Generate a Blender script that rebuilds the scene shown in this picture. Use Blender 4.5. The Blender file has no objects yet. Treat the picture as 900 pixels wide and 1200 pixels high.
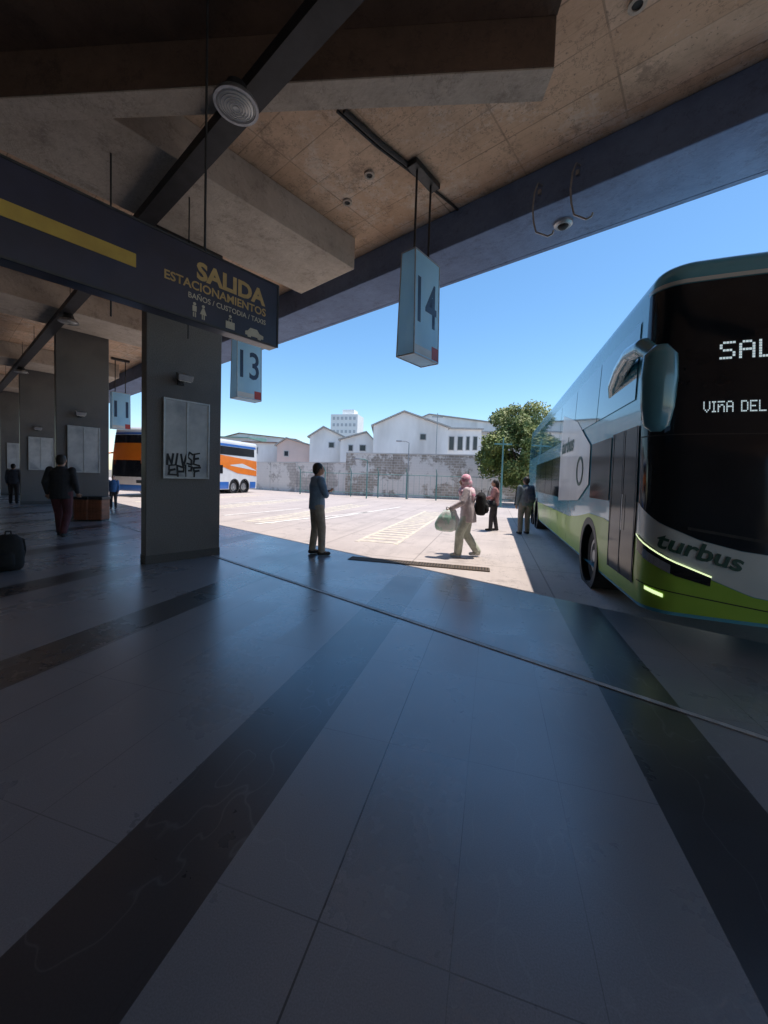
import bpy, bmesh, math, random
from mathutils import Vector, Matrix
R = math.radians
random.seed(11)
scene = bpy.context.scene
col = scene.collection
PI = math.pi

# ------------------------------------------------------------------ camera
YAW, PITCH, ROLL, F, SH = R(16), R(2.5), R(1.8), 445.0, 20.6
CM = Matrix.Translation((0, 0, 1.5)) @ Matrix.Rotation(YAW, 4, 'Z') @ Matrix.Rotation(R(90) - PITCH, 4, 'X') @ Matrix.Rotation(ROLL, 4, 'Z')
cd = bpy.data.cameras.new('camera'); cam = bpy.data.objects.new('camera', cd); col.objects.link(cam)
cam.matrix_world = CM
cd.sensor_fit = 'VERTICAL'; cd.sensor_height = 36; cd.sensor_width = 27; cd.lens = 36 * F / 1200
cd.shift_y = -SH / 1200; cd.clip_end = 3000; cd.clip_start = .05
scene.camera = cam
FW = Vector((-math.sin(YAW), math.cos(YAW), 0)); RT = Vector((math.cos(YAW), math.sin(YAW), 0))
UA = R(24.2)
U = Vector((-math.cos(UA), math.sin(UA), 0)); N = Vector((math.sin(UA), math.cos(UA), 0))
def K(S, T, z=0): return U * S + N * T + Vector((0, 0, z))
def ray(px, py):
    d = Vector((px - 450, 600 - py - SH, -F)); d.rotate(CM.to_3x3().to_quaternion()); return d
O3 = Vector((0, 0, 1.5))
def G(px, py, z=0):
    d = ray(px, py); return O3 + d * ((z - 1.5) / d.z)
def AD(px, py, dep):
    d = ray(px, py); return O3 + d * (dep / d.dot(FW))
def ONP(px, py, nrm, val):
    d = ray(px, py); return O3 + d * ((val - O3.dot(nrm)) / d.dot(nrm))

# ------------------------------------------------------------------ mesh helper
class MB:
    def __init__(s): s.v = []; s.f = []
    def add(s, vs, fs):
        b = len(s.v); s.v += [Vector(v) for v in vs]; s.f += [tuple(b + i for i in f) for f in fs]; return s
    def box(s, x0, x1, y0, y1, z0, z1):
        return s.add([(x0,y0,z0),(x1,y0,z0),(x1,y1,z0),(x0,y1,z0),(x0,y0,z1),(x1,y0,z1),(x1,y1,z1),(x0,y1,z1)],
                     [(0,3,2,1),(4,5,6,7),(0,1,5,4),(1,2,6,5),(2,3,7,6),(3,0,4,7)])
    def hexa(s, b, t):
        return s.add(list(b) + list(t), [(3,2,1,0),(4,5,6,7),(0,1,5,4),(1,2,6,5),(2,3,7,6),(3,0,4,7)])
    def prism(s, pts, z0, z1):
        n = len(pts)
        return s.add([(p[0],p[1],z0) for p in pts] + [(p[0],p[1],z1) for p in pts],
                     [tuple(range(n))[::-1], tuple(range(n, 2*n))] + [(i,(i+1)%n,n+(i+1)%n,n+i) for i in range(n)])
    def extr(s, pts, dv):
        n = len(pts); dv = Vector(dv); pts = [Vector(p) for p in pts]
        return s.add(pts + [p + dv for p in pts],
                     [tuple(range(n))[::-1], tuple(range(n, 2*n))] + [(i,(i+1)%n,n+(i+1)%n,n+i) for i in range(n)])
    def loft(s, rings):
        n = len(rings[0]); vs = [p for r in rings for p in r]; fs = []
        for k in range(len(rings)-1):
            for i in range(n): fs.append((k*n+i, k*n+(i+1)%n, (k+1)*n+(i+1)%n, (k+1)*n+i))
        fs.append(tuple(range(n))[::-1]); fs.append(tuple(range((len(rings)-1)*n, len(rings)*n)))
        return s.add(vs, fs)
    def tube(s, p0, p1, r0, r1=None, n=10):
        r1 = r0 if r1 is None else r1
        p0, p1 = Vector(p0), Vector(p1); a = (p1-p0).normalized()
        x = a.orthogonal().normalized(); y = a.cross(x)
        return s.loft([[p + (x*math.cos(2*PI*i/n) + y*math.sin(2*PI*i/n))*r for i in range(n)] for p, r in ((p0,r0),(p1,r1))])
    def path(s, pts, r, n=8):
        for a, b in zip(pts, pts[1:]): s.tube(a, b, r, r, n)
        return s
    def capsule(s, p0, p1, r0, r1=None, n=10):
        r1 = r0 if r1 is None else r1
        p0, p1 = Vector(p0), Vector(p1); a = (p1-p0).normalized() if (p1-p0).length > 1e-6 else Vector((0,0,1))
        x = a.orthogonal().normalized(); y = a.cross(x); rg = []
        for p, r, phs in ((p0, r0, (-80,-50,-20,0)), (p1, r1, (0,20,50,80))):
            for ph in phs:
                c, q = math.cos(R(ph))*r, math.sin(R(ph))*r
                rg.append([p + a*q + (x*math.cos(2*PI*i/n) + y*math.sin(2*PI*i/n))*c for i in range(n)])
        return s.loft(rg)
    def ell(s, c, r, n=14, m=9):
        c = Vector(c); rg = []
        for k in range(1, m):
            ph = -PI/2 + PI*k/m
            rg.append([c + Vector((r[0]*math.cos(ph)*math.cos(2*PI*i/n), r[1]*math.cos(ph)*math.sin(2*PI*i/n), r[2]*math.sin(ph))) for i in range(n)])
        return s.loft(rg)
    def rings(s, rl, n=16):
        return s.loft([[Vector(c) + Vector((rx*math.cos(2*PI*i/n), ry*math.sin(2*PI*i/n), 0)) for i in range(n)] for c, rx, ry in rl])
    def disc(s, c, ax, r, th, n=28):
        c = Vector(c); ax = Vector(ax).normalized(); return s.tube(c - ax*th/2, c + ax*th/2, r, r, n)
    def ringd(s, c, ax, r0, r1, th, n=32):
        c = Vector(c); a = Vector(ax).normalized(); x = a.orthogonal().normalized(); y = a.cross(x)
        prof = [(r0,-th/2),(r1,-th/2),(r1,th/2),(r0,th/2)]; vs = []; fs = []
        for i in range(n):
            d = x*math.cos(2*PI*i/n) + y*math.sin(2*PI*i/n)
            vs += [c + d*r + a*h for r, h in prof]
        for i in range(n):
            for j in range(4): fs.append((i*4+j, i*4+(j+1)%4, ((i+1)%n)*4+(j+1)%4, ((i+1)%n)*4+j))
        return s.add(vs, fs)
    def build(s, name, mat, parent=None, smooth=False, bevel=0, recalc=True, voxel=0, sm=0):
        me = bpy.data.meshes.new(name); me.from_pydata([tuple(v) for v in s.v], [], s.f)
        if recalc:
            bm = bmesh.new(); bm.from_mesh(me); bmesh.ops.recalc_face_normals(bm, faces=bm.faces); bm.to_mesh(me); bm.free()
        o = bpy.data.objects.new(name, me); col.objects.link(o)
        if voxel:
            m = o.modifiers.new('r', 'REMESH'); m.mode = 'VOXEL'; m.voxel_size = voxel; m.use_smooth_shade = True
            if sm: q = o.modifiers.new('s', 'SMOOTH'); q.iterations = sm; q.factor = .5
            dg = bpy.context.evaluated_depsgraph_get()
            me2 = bpy.data.meshes.new_from_object(o.evaluated_get(dg)); o.modifiers.clear(); o.data = me2; me = me2
            smooth = True
        me.materials.clear(); me.materials.append(mat)
        if smooth:
            for p in me.polygons: p.use_smooth = True
        if bevel:
            b = o.modifiers.new('bevel', 'BEVEL'); b.width = bevel; b.segments = 2; b.limit_method = 'ANGLE'
        if parent is not None: o.parent = parent
        return o

def tag(o, label=None, cat=None, group=None, kind=None):
    if label: o['label'] = label
    if cat: o['category'] = cat
    if group: o['group'] = group
    if kind: o['kind'] = kind
    return o
def thing(name, label, cat, loc=(0,0,0), rotz=0, group=None):
    o = bpy.data.objects.new(name, None); col.objects.link(o); o.location = loc; o.rotation_euler = (0,0,rotz)
    return tag(o, label, cat, group)

# ------------------------------------------------------------------ materials
def new_mat(name):
    m = bpy.data.materials.new(name); m.use_nodes = True
    return m, m.node_tree.nodes, m.node_tree.links, m.node_tree.nodes['Principled BSDF']
def rgba(c): return (c[0], c[1], c[2], 1)
def mat(name, c1, c2=None, rough=.6, scale=3, metal=0, bump=0, bscale=30, lo=.35, hi=.65, emit=None, es=1, coat=0, stretch=None, spec=.5, c3=None, s3=.6, trans=0, tcol=(.8,.93,1)):
    m, nd, lk, b = new_mat(name)
    b.inputs['Roughness'].default_value = rough; b.inputs['Metallic'].default_value = metal
    b.inputs['Specular IOR Level'].default_value = spec
    if coat: b.inputs['Coat Weight'].default_value = coat; b.inputs['Coat Roughness'].default_value = .04
    if c2 is None: c2 = tuple(x*.82 for x in c1)
    tc = nd.new('ShaderNodeTexCoord'); mp = nd.new('ShaderNodeMapping'); lk.new(tc.outputs['Object'], mp.inputs[0])
    if stretch: mp.inputs['Scale'].default_value = stretch
    nz = nd.new('ShaderNodeTexNoise'); nz.inputs['Scale'].default_value = scale; nz.inputs['Detail'].default_value = 8; nz.inputs['Roughness'].default_value = .6
    lk.new(mp.outputs[0], nz.inputs['Vector'])
    rp = nd.new('ShaderNodeValToRGB'); rp.color_ramp.elements[0].position = lo; rp.color_ramp.elements[1].position = hi
    rp.color_ramp.elements[0].color = rgba(c1); rp.color_ramp.elements[1].color = rgba(c2); lk.new(nz.outputs['Fac'], rp.inputs[0])
    out = rp.outputs[0]
    if c3:
        n3 = nd.new('ShaderNodeTexNoise'); n3.inputs['Scale'].default_value = s3; n3.inputs['Detail'].default_value = 4; lk.new(mp.outputs[0], n3.inputs['Vector'])
        r3 = nd.new('ShaderNodeValToRGB'); r3.color_ramp.elements[0].position = .5; r3.color_ramp.elements[1].position = .68; lk.new(n3.outputs['Fac'], r3.inputs[0])
        mx = nd.new('ShaderNodeMixRGB'); lk.new(r3.outputs[0], mx.inputs[0]); lk.new(out, mx.inputs[1]); mx.inputs[2].default_value = rgba(c3); out = mx.outputs[0]
    lk.new(out, b.inputs['Base Color'])
    if bump:
        n2 = nd.new('ShaderNodeTexNoise'); n2.inputs['Scale'].default_value = bscale; n2.inputs['Detail'].default_value = 5; lk.new(mp.outputs[0], n2.inputs['Vector'])
        bp = nd.new('ShaderNodeBump'); bp.inputs['Strength'].default_value = bump; bp.inputs['Distance'].default_value = .02
        lk.new(n2.outputs['Fac'], bp.inputs['Height']); lk.new(bp.outputs[0], b.inputs['Normal'])
    if emit: b.inputs['Emission Color'].default_value = rgba(emit); b.inputs['Emission Strength'].default_value = es
    if trans:
        tr = nd.new('ShaderNodeBsdfTranslucent'); tr.inputs[0].default_value = rgba(tcol); ms = nd.new('ShaderNodeMixShader'); ms.inputs[0].default_value = trans
        lk.new(b.outputs[0], ms.inputs[1]); lk.new(tr.outputs[0], ms.inputs[2]); lk.new(ms.outputs[0], nd['Material Output'].inputs[0])
    return m

class NT:
    def __init__(s, nd, lk): s.nd, s.lk = nd, lk
    def m(s, op, a, b=0.0, c=0.0):
        n = s.nd.new('ShaderNodeMath'); n.operation = op
        for i, v in enumerate((a, b, c)):
            if hasattr(v, 'links'): s.lk.new(v, n.inputs[i])
            else: n.inputs[i].default_value = v
        return n.outputs[0]
    def mix(s, f, a, b, bt='MIX'):
        n = s.nd.new('ShaderNodeMixRGB'); n.blend_type = bt
        for i, v in enumerate((f, a, b)):
            if hasattr(v, 'links'): s.lk.new(v, n.inputs[i])
            else: n.inputs[i].default_value = v if i == 0 else rgba(v)
        return n.outputs[0]
    def noise(s, vec, sc, det=6, ro=.55):
        n = s.nd.new('ShaderNodeTexNoise'); n.inputs['Scale'].default_value = sc; n.inputs['Detail'].default_value = det; n.inputs['Roughness'].default_value = ro
        s.lk.new(vec, n.inputs['Vector']); return n.outputs['Fac']
    def ramp(s, f, a, b, ca=(0,0,0), cb=(1,1,1)):
        n = s.nd.new('ShaderNodeValToRGB'); n.color_ramp.elements[0].position = a; n.color_ramp.elements[1].position = b
        n.color_ramp.elements[0].color = rgba(ca); n.color_ramp.elements[1].color = rgba(cb); s.lk.new(f, n.inputs[0]); return n.outputs[0]
    def joint(s, x, off, size, w):
        v = s.m('DIVIDE', s.m('SUBTRACT', x, off), size)
        d = s.m('MULTIPLY', s.m('ABSOLUTE', s.m('SUBTRACT', s.m('FRACT', s.m('ADD', v, .5)), .5)), size)
        return s.m('LESS_THAN', d, w)
    def cell(s, x, off, size): return s.m('FLOOR', s.m('DIVIDE', s.m('SUBTRACT', x, off), size))
    def scalev(s, vec, sc):
        n = s.nd.new('ShaderNodeMapping'); n.inputs['Scale'].default_value = sc; s.lk.new(vec, n.inputs[0]); return n.outputs[0]

def tile_floor():
    m, nd, lk, b = new_mat('terminal_tiles'); t = NT(nd, lk)
    tc = nd.new('ShaderNodeTexCoord'); sp = nd.new('ShaderNodeSeparateXYZ'); lk.new(tc.outputs['Object'], sp.inputs[0])
    x, y = sp.outputs[0], sp.outputs[1]; vec = tc.outputs['Object']
    X0 = -1.385
    st = t.m('LESS_THAN', t.m('FRACT', t.m('DIVIDE', t.m('SUBTRACT', x, X0), 2.2)), .215)
    j1 = t.joint(x, X0, .44, .0016); j2 = t.joint(y, 1.12, .91, .0022)
    jm = t.joint(x, X0+.88, 2.2, .0035)
    cb = nd.new('ShaderNodeCombineXYZ'); lk.new(t.cell(x, X0, .44), cb.inputs[0]); lk.new(t.cell(y, 1.12, .91), cb.inputs[1])
    wn = nd.new('ShaderNodeTexWhiteNoise'); wn.noise_dimensions = '2D'; lk.new(cb.outputs[0], wn.inputs['Vector'])
    grain = t.ramp(t.noise(vec, 190, 3), .35, .65, (.235,.225,.23), (.315,.30,.305))
    grain = t.mix(t.m('MULTIPLY', wn.outputs['Value'], .20), grain, (.185,.178,.18))
    dark = t.ramp(t.noise(vec, 140, 3), .3, .7, (.024,.024,.029), (.043,.042,.047))
    c = t.mix(st, grain, dark)
    dirt = t.ramp(t.noise(vec, .9, 5, .6), .45, .8)
    c = t.mix(t.m('MULTIPLY', dirt, .25), c, (.11,.10,.10))
    spots = t.ramp(t.noise(vec, 13, 2, .5), .73, .76)
    c = t.mix(t.m('MULTIPLY', spots, .3), c, (.07,.065,.065))
    scuff = t.ramp(t.m('ABSOLUTE', t.m('SUBTRACT', t.noise(t.scalev(vec, (1,.5,1)), 1.6, 3, .6), .5)), .0, .004, (1,1,1), (0,0,0))
    c = t.mix(t.m('MULTIPLY', scuff, .16), c, (.45,.44,.44))
    jn = t.ramp(t.noise(vec, 1.1, 2), .46, .60)
    j = t.m('MAXIMUM', t.m('MULTIPLY', t.m('MAXIMUM', j1, j2), t.m('ADD', t.m('MULTIPLY', jn, .4), .35)), t.m('MULTIPLY', jm, .9))
    c = t.mix(j, c, (.022,.020,.022))
    lk.new(c, b.inputs['Base Color'])
    sm = t.ramp(t.noise(vec, 1.1, 6, .6), .3, .8, (.23,)*3, (.34,)*3)
    rr = t.m('ADD', sm, t.m('MULTIPLY', wn.outputs['Value'], .05)); lk.new(rr, b.inputs['Roughness'])
    b.inputs['Specular IOR Level'].default_value = .5
    b.inputs['Coat Weight'].default_value = .8; b.inputs['Coat IOR'].default_value = 1.75; b.inputs['Coat Tint'].default_value = (.88,.94,1,1)
    lk.new(t.m('ADD', rr, -.01), b.inputs['Coat Roughness'])
    bp = nd.new('ShaderNodeBump'); bp.inputs['Strength'].default_value = .07; bp.inputs['Distance'].default_value = .003
    h = t.m('SUBTRACT', t.m('MULTIPLY', t.noise(vec, 30, 3), .3), j); lk.new(h, bp.inputs['Height']); lk.new(bp.outputs[0], b.inputs['Normal']); lk.new(bp.outputs[0], b.inputs['Coat Normal'])
    return m
def lot_mat():
    m, nd, lk, b = new_mat('lot_concrete'); t = NT(nd, lk)
    tc = nd.new('ShaderNodeTexCoord'); sp = nd.new('ShaderNodeSeparateXYZ'); lk.new(tc.outputs['Object'], sp.inputs[0]); vec = tc.outputs['Object']
    c = t.ramp(t.noise(vec, .5, 9, .65), .35, .7, (.57,.49,.45), (.46,.395,.37))
    c = t.mix(t.m('MULTIPLY', t.ramp(t.noise(vec, 40, 3), .4, .7), .22), c, (.33,.29,.27))
    c = t.mix(t.m('MULTIPLY', t.ramp(t.noise(vec, 1.3, 4, .6), .60, .68), .4), c, (.24,.205,.195))
    streak = t.ramp(t.noise(t.scalev(vec, (1.8,.12,1)), 1.0, 6, .6), .5, .7)
    c = t.mix(t.m('MULTIPLY', streak, .35), c, (.27,.235,.22))
    crack = t.ramp(t.m('ABSOLUTE', t.m('SUBTRACT', t.noise(vec, .45, 6, .65), .5)), .0, .003, (1,1,1), (0,0,0))
    c = t.mix(t.m('MULTIPLY', crack, .5), c, (.14,.12,.11))
    j = t.m('MAXIMUM', t.joint(sp.outputs[0], .84, 2.2, .012), t.joint(sp.outputs[1], 1.0, 3.0, .012))
    c = t.mix(t.m('MULTIPLY', j, .55), c, (.16,.135,.125))
    lk.new(c, b.inputs['Base Color']); b.inputs['Roughness'].default_value = .8
    return m
def ceil_mat():
    m, nd, lk, b = new_mat('board_marked_concrete'); t = NT(nd, lk)
    tc = nd.new('ShaderNodeTexCoord'); sp = nd.new('ShaderNodeSeparateXYZ'); lk.new(tc.outputs['Object'], sp.inputs[0]); vec = tc.outputs['Object']
    x, y = sp.outputs[0], sp.outputs[1]
    cb = nd.new('ShaderNodeCombineXYZ'); lk.new(t.cell(x, .3, 1.22), cb.inputs[0]); lk.new(t.cell(y, .2, .50), cb.inputs[1])
    wn = nd.new('ShaderNodeTexWhiteNoise'); wn.noise_dimensions = '2D'; lk.new(cb.outputs[0], wn.inputs['Vector'])
    c = t.ramp(t.noise(vec, 1.7, 9, .72), .34, .66, (.80,.575,.405), (.54,.375,.255))
    c = t.mix(t.m('MULTIPLY', wn.outputs['Value'], .6), c, (.57,.355,.215))
    boards = t.m('MULTIPLY', t.joint(y, .2, .1, .004), t.ramp(t.noise(vec, 1.3, 3), .42, .58))
    c = t.mix(t.m('MULTIPLY', boards, .3), c, (.28,.19,.13))
    c = t.mix(t.m('MULTIPLY', t.ramp(t.noise(vec, .75, 10, .82), .51, .62), .7), c, (.76,.67,.57))
    c = t.mix(t.m('MULTIPLY', t.ramp(t.noise(vec, 1.9, 10, .85), .53, .62), .6), c, (.25,.17,.12))
    c = t.mix(t.m('MULTIPLY', t.ramp(t.noise(vec, 26, 3, .6), .64, .69), .6), c, (.15,.10,.08))
    crack = t.ramp(t.m('ABSOLUTE', t.m('SUBTRACT', t.noise(vec, .9, 6, .7), .5)), .0, .006, (1,1,1), (0,0,0))
    c = t.mix(t.m('MULTIPLY', crack, .5), c, (.15,.105,.08))
    j = t.m('MAXIMUM', t.joint(x, .3, 1.22, .010), t.joint(y, .2, .50, .007))
    jn = t.ramp(t.noise(vec, 1.2, 4), .38, .6)
    c = t.mix(t.m('MULTIPLY', j, t.m('ADD', t.m('MULTIPLY', jn, .5), .12)), c, (.18,.125,.085))
    lk.new(c, b.inputs['Base Color']); b.inputs['Roughness'].default_value = .85
    bp = nd.new('ShaderNodeBump'); bp.inputs['Strength'].default_value = .6; bp.inputs['Distance'].default_value = .015
    lk.new(t.m('SUBTRACT', t.noise(vec, 12, 6), t.m('MULTIPLY', j, .6)), bp.inputs['Height']); lk.new(bp.outputs[0], b.inputs['Normal'])
    return m
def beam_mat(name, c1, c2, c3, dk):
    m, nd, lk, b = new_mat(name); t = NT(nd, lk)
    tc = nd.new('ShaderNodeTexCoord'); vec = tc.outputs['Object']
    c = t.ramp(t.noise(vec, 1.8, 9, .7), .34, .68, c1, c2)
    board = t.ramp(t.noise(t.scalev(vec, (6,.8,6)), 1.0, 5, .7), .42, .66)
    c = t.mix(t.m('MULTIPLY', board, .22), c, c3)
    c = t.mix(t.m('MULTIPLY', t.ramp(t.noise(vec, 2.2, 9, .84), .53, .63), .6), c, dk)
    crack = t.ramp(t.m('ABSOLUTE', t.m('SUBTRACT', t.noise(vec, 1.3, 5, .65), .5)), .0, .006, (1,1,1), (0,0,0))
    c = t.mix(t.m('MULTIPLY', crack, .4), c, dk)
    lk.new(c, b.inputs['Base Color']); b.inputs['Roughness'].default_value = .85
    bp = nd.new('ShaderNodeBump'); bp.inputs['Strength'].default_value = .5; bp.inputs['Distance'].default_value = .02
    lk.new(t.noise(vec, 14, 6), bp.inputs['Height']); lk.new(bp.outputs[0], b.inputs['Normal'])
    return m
def brick_mat(name, c1, c2, mor, sc=1, bw=.4, rh=.2, pale=(.5,.47,.43)):
    m, nd, lk, b = new_mat(name); t = NT(nd, lk)
    tc = nd.new('ShaderNodeTexCoord'); sp = nd.new('ShaderNodeSeparateXYZ'); lk.new(tc.outputs['Object'], sp.inputs[0])
    cb = nd.new('ShaderNodeCombineXYZ'); lk.new(sp.outputs[0], cb.inputs[0]); lk.new(sp.outputs[2], cb.inputs[1])
    br = nd.new('ShaderNodeTexBrick'); lk.new(cb.outputs[0], br.inputs['Vector']); br.inputs['Scale'].default_value = sc
    br.inputs['Color1'].default_value = rgba(c1); br.inputs['Color2'].default_value = rgba(c2); br.inputs['Mortar'].default_value = rgba(mor)
    br.inputs['Brick Width'].default_value = bw; br.inputs['Row Height'].default_value = rh; br.inputs['Mortar Size'].default_value = .02
    st = t.ramp(t.noise(tc.outputs['Object'], .9, 8, .7), .42, .7)
    c = t.mix(t.m('MULTIPLY', st, .6), br.outputs['Color'], tuple(v*.45 for v in c1))
    st2 = t.ramp(t.noise(tc.outputs['Object'], .30, 7, .72), .49, .53)
    c = t.mix(t.m('MULTIPLY', st2, .8), c, pale)
    lk.new(c, b.inputs['Base Color']); b.inputs['Roughness'].default_value = .9
    return m

M = {}
M['tiles'] = tile_floor(); M['lot'] = lot_mat(); M['ceil'] = ceil_mat()
M['beam'] = beam_mat('beam_concrete', (.58,.50,.41), (.42,.35,.28), (.32,.265,.22), (.22,.175,.14))
M['beamdark'] = beam_mat('shaded_beam_concrete', (.18,.11,.07), (.11,.07,.047), (.085,.055,.038), (.06,.04,.03))  # darker copy of the beam concrete, shade of the vertical faces in its colour
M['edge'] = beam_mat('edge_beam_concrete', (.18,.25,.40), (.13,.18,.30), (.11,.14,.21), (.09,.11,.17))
M['pillar'] = mat('pillar_granite', (.17,.155,.145), (.09,.082,.078), .45, 60, bump=.25, bscale=90, lo=.3, hi=.7, c3=(.10,.092,.088), s3=1.2)
M['pband'] = mat('pillar_base_granite', (.05,.045,.045), (.08,.075,.07), .5, 60)
M['ground'] = mat('dusty_ground', (.20,.17,.145), (.27,.24,.20), .95, .08)
M['steel'] = mat('galvanised_steel', (.42,.42,.43), (.30,.30,.31), .4, 12, metal=.8)
M['strip'] = mat('worn_steel_strip', (.58,.57,.56), (.34,.33,.32), .45, 7, metal=.2)
M['darkmetal'] = mat('dark_metal', (.05,.05,.052), (.03,.03,.03), .5, 12, metal=.4)
M['black'] = mat('black_rubber', (.02,.02,.02), (.035,.034,.033), .8, 14)
M['tray'] = mat('tray_paint', (.035,.032,.034), (.020,.018,.018), .6, 6)
M['white'] = mat('white_paint', (.72,.72,.70), (.62,.61,.58), .5, 8)
M['signbody'] = mat('navy_sign_panel', (.022,.026,.055), (.014,.017,.036), .35, 3, coat=.3)
M['gold'] = mat('gold_letter', (.50,.33,.12), (.42,.27,.09), .5, 12)
M['palegold'] = mat('pale_sign_letter', (.52,.46,.34), (.44,.39,.29), .5, 12)
M['yellow'] = mat('sign_yellow', (.52,.34,.05), (.42,.26,.04), .5, 5)
M['acr'] = mat('light_acrylic', (.44,.72,.90), (.30,.56,.76), .35, 3, c3=(.62,.82,.92), s3=2, stretch=(1,1,.5), trans=.55, tcol=(.70,.90,1))
M['numblue'] = mat('number_navy', (.02,.05,.12), (.015,.04,.09), .5, 8)
M['red'] = mat('red_sticker', (.50,.05,.03), (.4,.04,.03), .5, 8)
M['board'] = mat('notice_board_panel', (.56,.56,.55), (.38,.39,.40), .3, 3, c3=(.26,.27,.29), s3=2, coat=.4)
M['frame'] = mat('aluminium_frame', (.50,.50,.50), (.4,.4,.4), .4, 14, metal=.6)
M['marker'] = mat('graffiti_black', (.01,.01,.012), (.02,.02,.02), .6, 8)
M['glass'] = mat('bus_glass', (.006,.007,.009), (.010,.011,.013), .05, 2, spec=.4)
M['doorg'] = mat('bus_door_glass', (.006,.007,.008), (.011,.012,.013), .10, 2, spec=.10)
M['glass2'] = mat('bus_sky_tinted_glass', (.04,.24,.33), (.03,.17,.26), .05, .8, spec=.9, coat=.5)  # dark glass, with the reflected sky painted in as a cyan tint
M['wsglass'] = mat('windscreen_glass', (.006,.009,.014), (.012,.015,.020), .07, 2, spec=.35)
M['silver'] = mat('bus_sky_tinted_paint', (.10,.36,.47), (.08,.30,.41), .22, 1.5, coat=.5)  # sky reflection on the silver body put into the base colour
M['pale'] = mat('bus_pale_band', (.60,.64,.62), (.54,.58,.56), .3, 1.5, coat=.4)
M['green'] = mat('bus_lime_paint', (.31,.50,.06), (.27,.44,.05), .32, 1.5, coat=.15, spec=.3)
M['teal'] = mat('bus_mirror_teal', (.09,.27,.33), (.07,.22,.28), .22, 4, coat=.7)
M['dgreen'] = mat('bus_letter_green', (.02,.08,.055), (.018,.065,.045), .4, 4)
M['orange'] = mat('bus_orange_paint', (.85,.21,.012), (.76,.18,.01), .35, 1.5, coat=.3)
M['bwhite'] = mat('bus_white_paint', (.75,.75,.74), (.66,.66,.65), .3, 1.5, coat=.5)
M['bblue'] = mat('bus_blue_paint', (.02,.15,.50), (.018,.12,.44), .3, 1.5, coat=.5)
M['chrome'] = mat('chrome', (.7,.7,.7), (.6,.6,.6), .12, 8, metal=1)
M['led'] = mat('lit_led', (.9,1,.6), (.9,1,.6), .4, 3, emit=(.85,1,.55), es=1.0)
M['ledw'] = mat('lit_display_dots', (.7,.8,.85), (.7,.8,.85), .4, 3, emit=(.68,.84,.90), es=.55)
M['amber'] = mat('amber_lens', (.8,.35,.05), (.7,.3,.04), .3, 3, emit=(1,.45,.1), es=.6)
M['lampglass'] = mat('lamp_glass', (.88,.85,.78), (.78,.75,.68), .2, 30, coat=.5)
M['mark_y'] = mat('worn_cream_paint', (.78,.71,.54), (.56,.485,.43), .8, 5, lo=.38, hi=.60)
M['mark_w'] = mat('worn_white_paint', (.80,.77,.72), (.54,.48,.44), .8, 5, lo=.42, hi=.66)
M['wood'] = mat('wood_slats', (.28,.10,.05), (.17,.065,.032), .6, 3, stretch=(1,1,6))
M['skin'] = mat('skin', (.36,.20,.13), (.32,.17,.11), .55, 20)
M['skin2'] = mat('light_skin', (.46,.27,.18), (.42,.24,.16), .55, 20)
M['hair'] = mat('black_hair', (.015,.012,.010), (.03,.024,.02), .6, 40)
M['leafA'] = mat('leaves', (.085,.13,.030), (.21,.255,.065), .6, .9, lo=.38, hi=.62, c3=(.32,.32,.10), s3=1.6)
M['bark'] = mat('bark', (.10,.07,.05), (.06,.045,.035), .9, 8, bump=.5)
M['postgreen'] = mat('teal_post_paint', (.12,.28,.26), (.09,.2,.19), .6, 6)
M['wallA'] = brick_mat('block_wall', (.58,.53,.48), (.48,.44,.40), (.34,.31,.28), 1, .5, .25, (.76,.72,.67))
M['wallB'] = brick_mat('stone_wall', (.44,.38,.32), (.30,.26,.22), (.58,.53,.48), 1, .42, .2, (.76,.72,.67))
M['plW'] = mat('white_plaster', (.90,.88,.85), (.76,.74,.71), .9, .5, c3=(.60,.58,.55), s3=.35, stretch=(1,1,.3))
M['plT'] = mat('tower_plaster', (.92,.92,.90), (.86,.86,.84), .9, .3)
M['plG'] = mat('grey_plaster', (.58,.57,.55), (.46,.45,.44), .9, .5, c3=(.66,.64,.61), s3=.3)
M['rear'] = mat('unseen_wall_paint', (.20,.17,.15), (.15,.13,.115), .8, .8)
M['plP'] = mat('pale_pink_plaster', (.80,.62,.55), (.70,.54,.48), .9, .5)
M['roofG'] = mat('metal_roof', (.44,.43,.42), (.33,.32,.30), .6, 1, stretch=(6,1,1))
M['roofR'] = mat('rusty_roof', (.34,.21,.16), (.28,.18,.14), .8, 1)
M['roofT'] = mat('teal_roof', (.20,.36,.32), (.15,.29,.26), .7, 1)
M['win'] = mat('window_dark', (.03,.035,.04), (.05,.055,.06), .15, 1)
M['wint'] = mat('tower_window', (.48,.50,.52), (.54,.56,.58), .3, 1)
M['grate'] = mat('iron_grate', (.10,.07,.05), (.14,.10,.065), .7, 14, metal=.3)
def cloth(name, c, k=.7): return mat(name, c, tuple(v*k for v in c), .85, 9, bump=.5, bscale=25)

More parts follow.
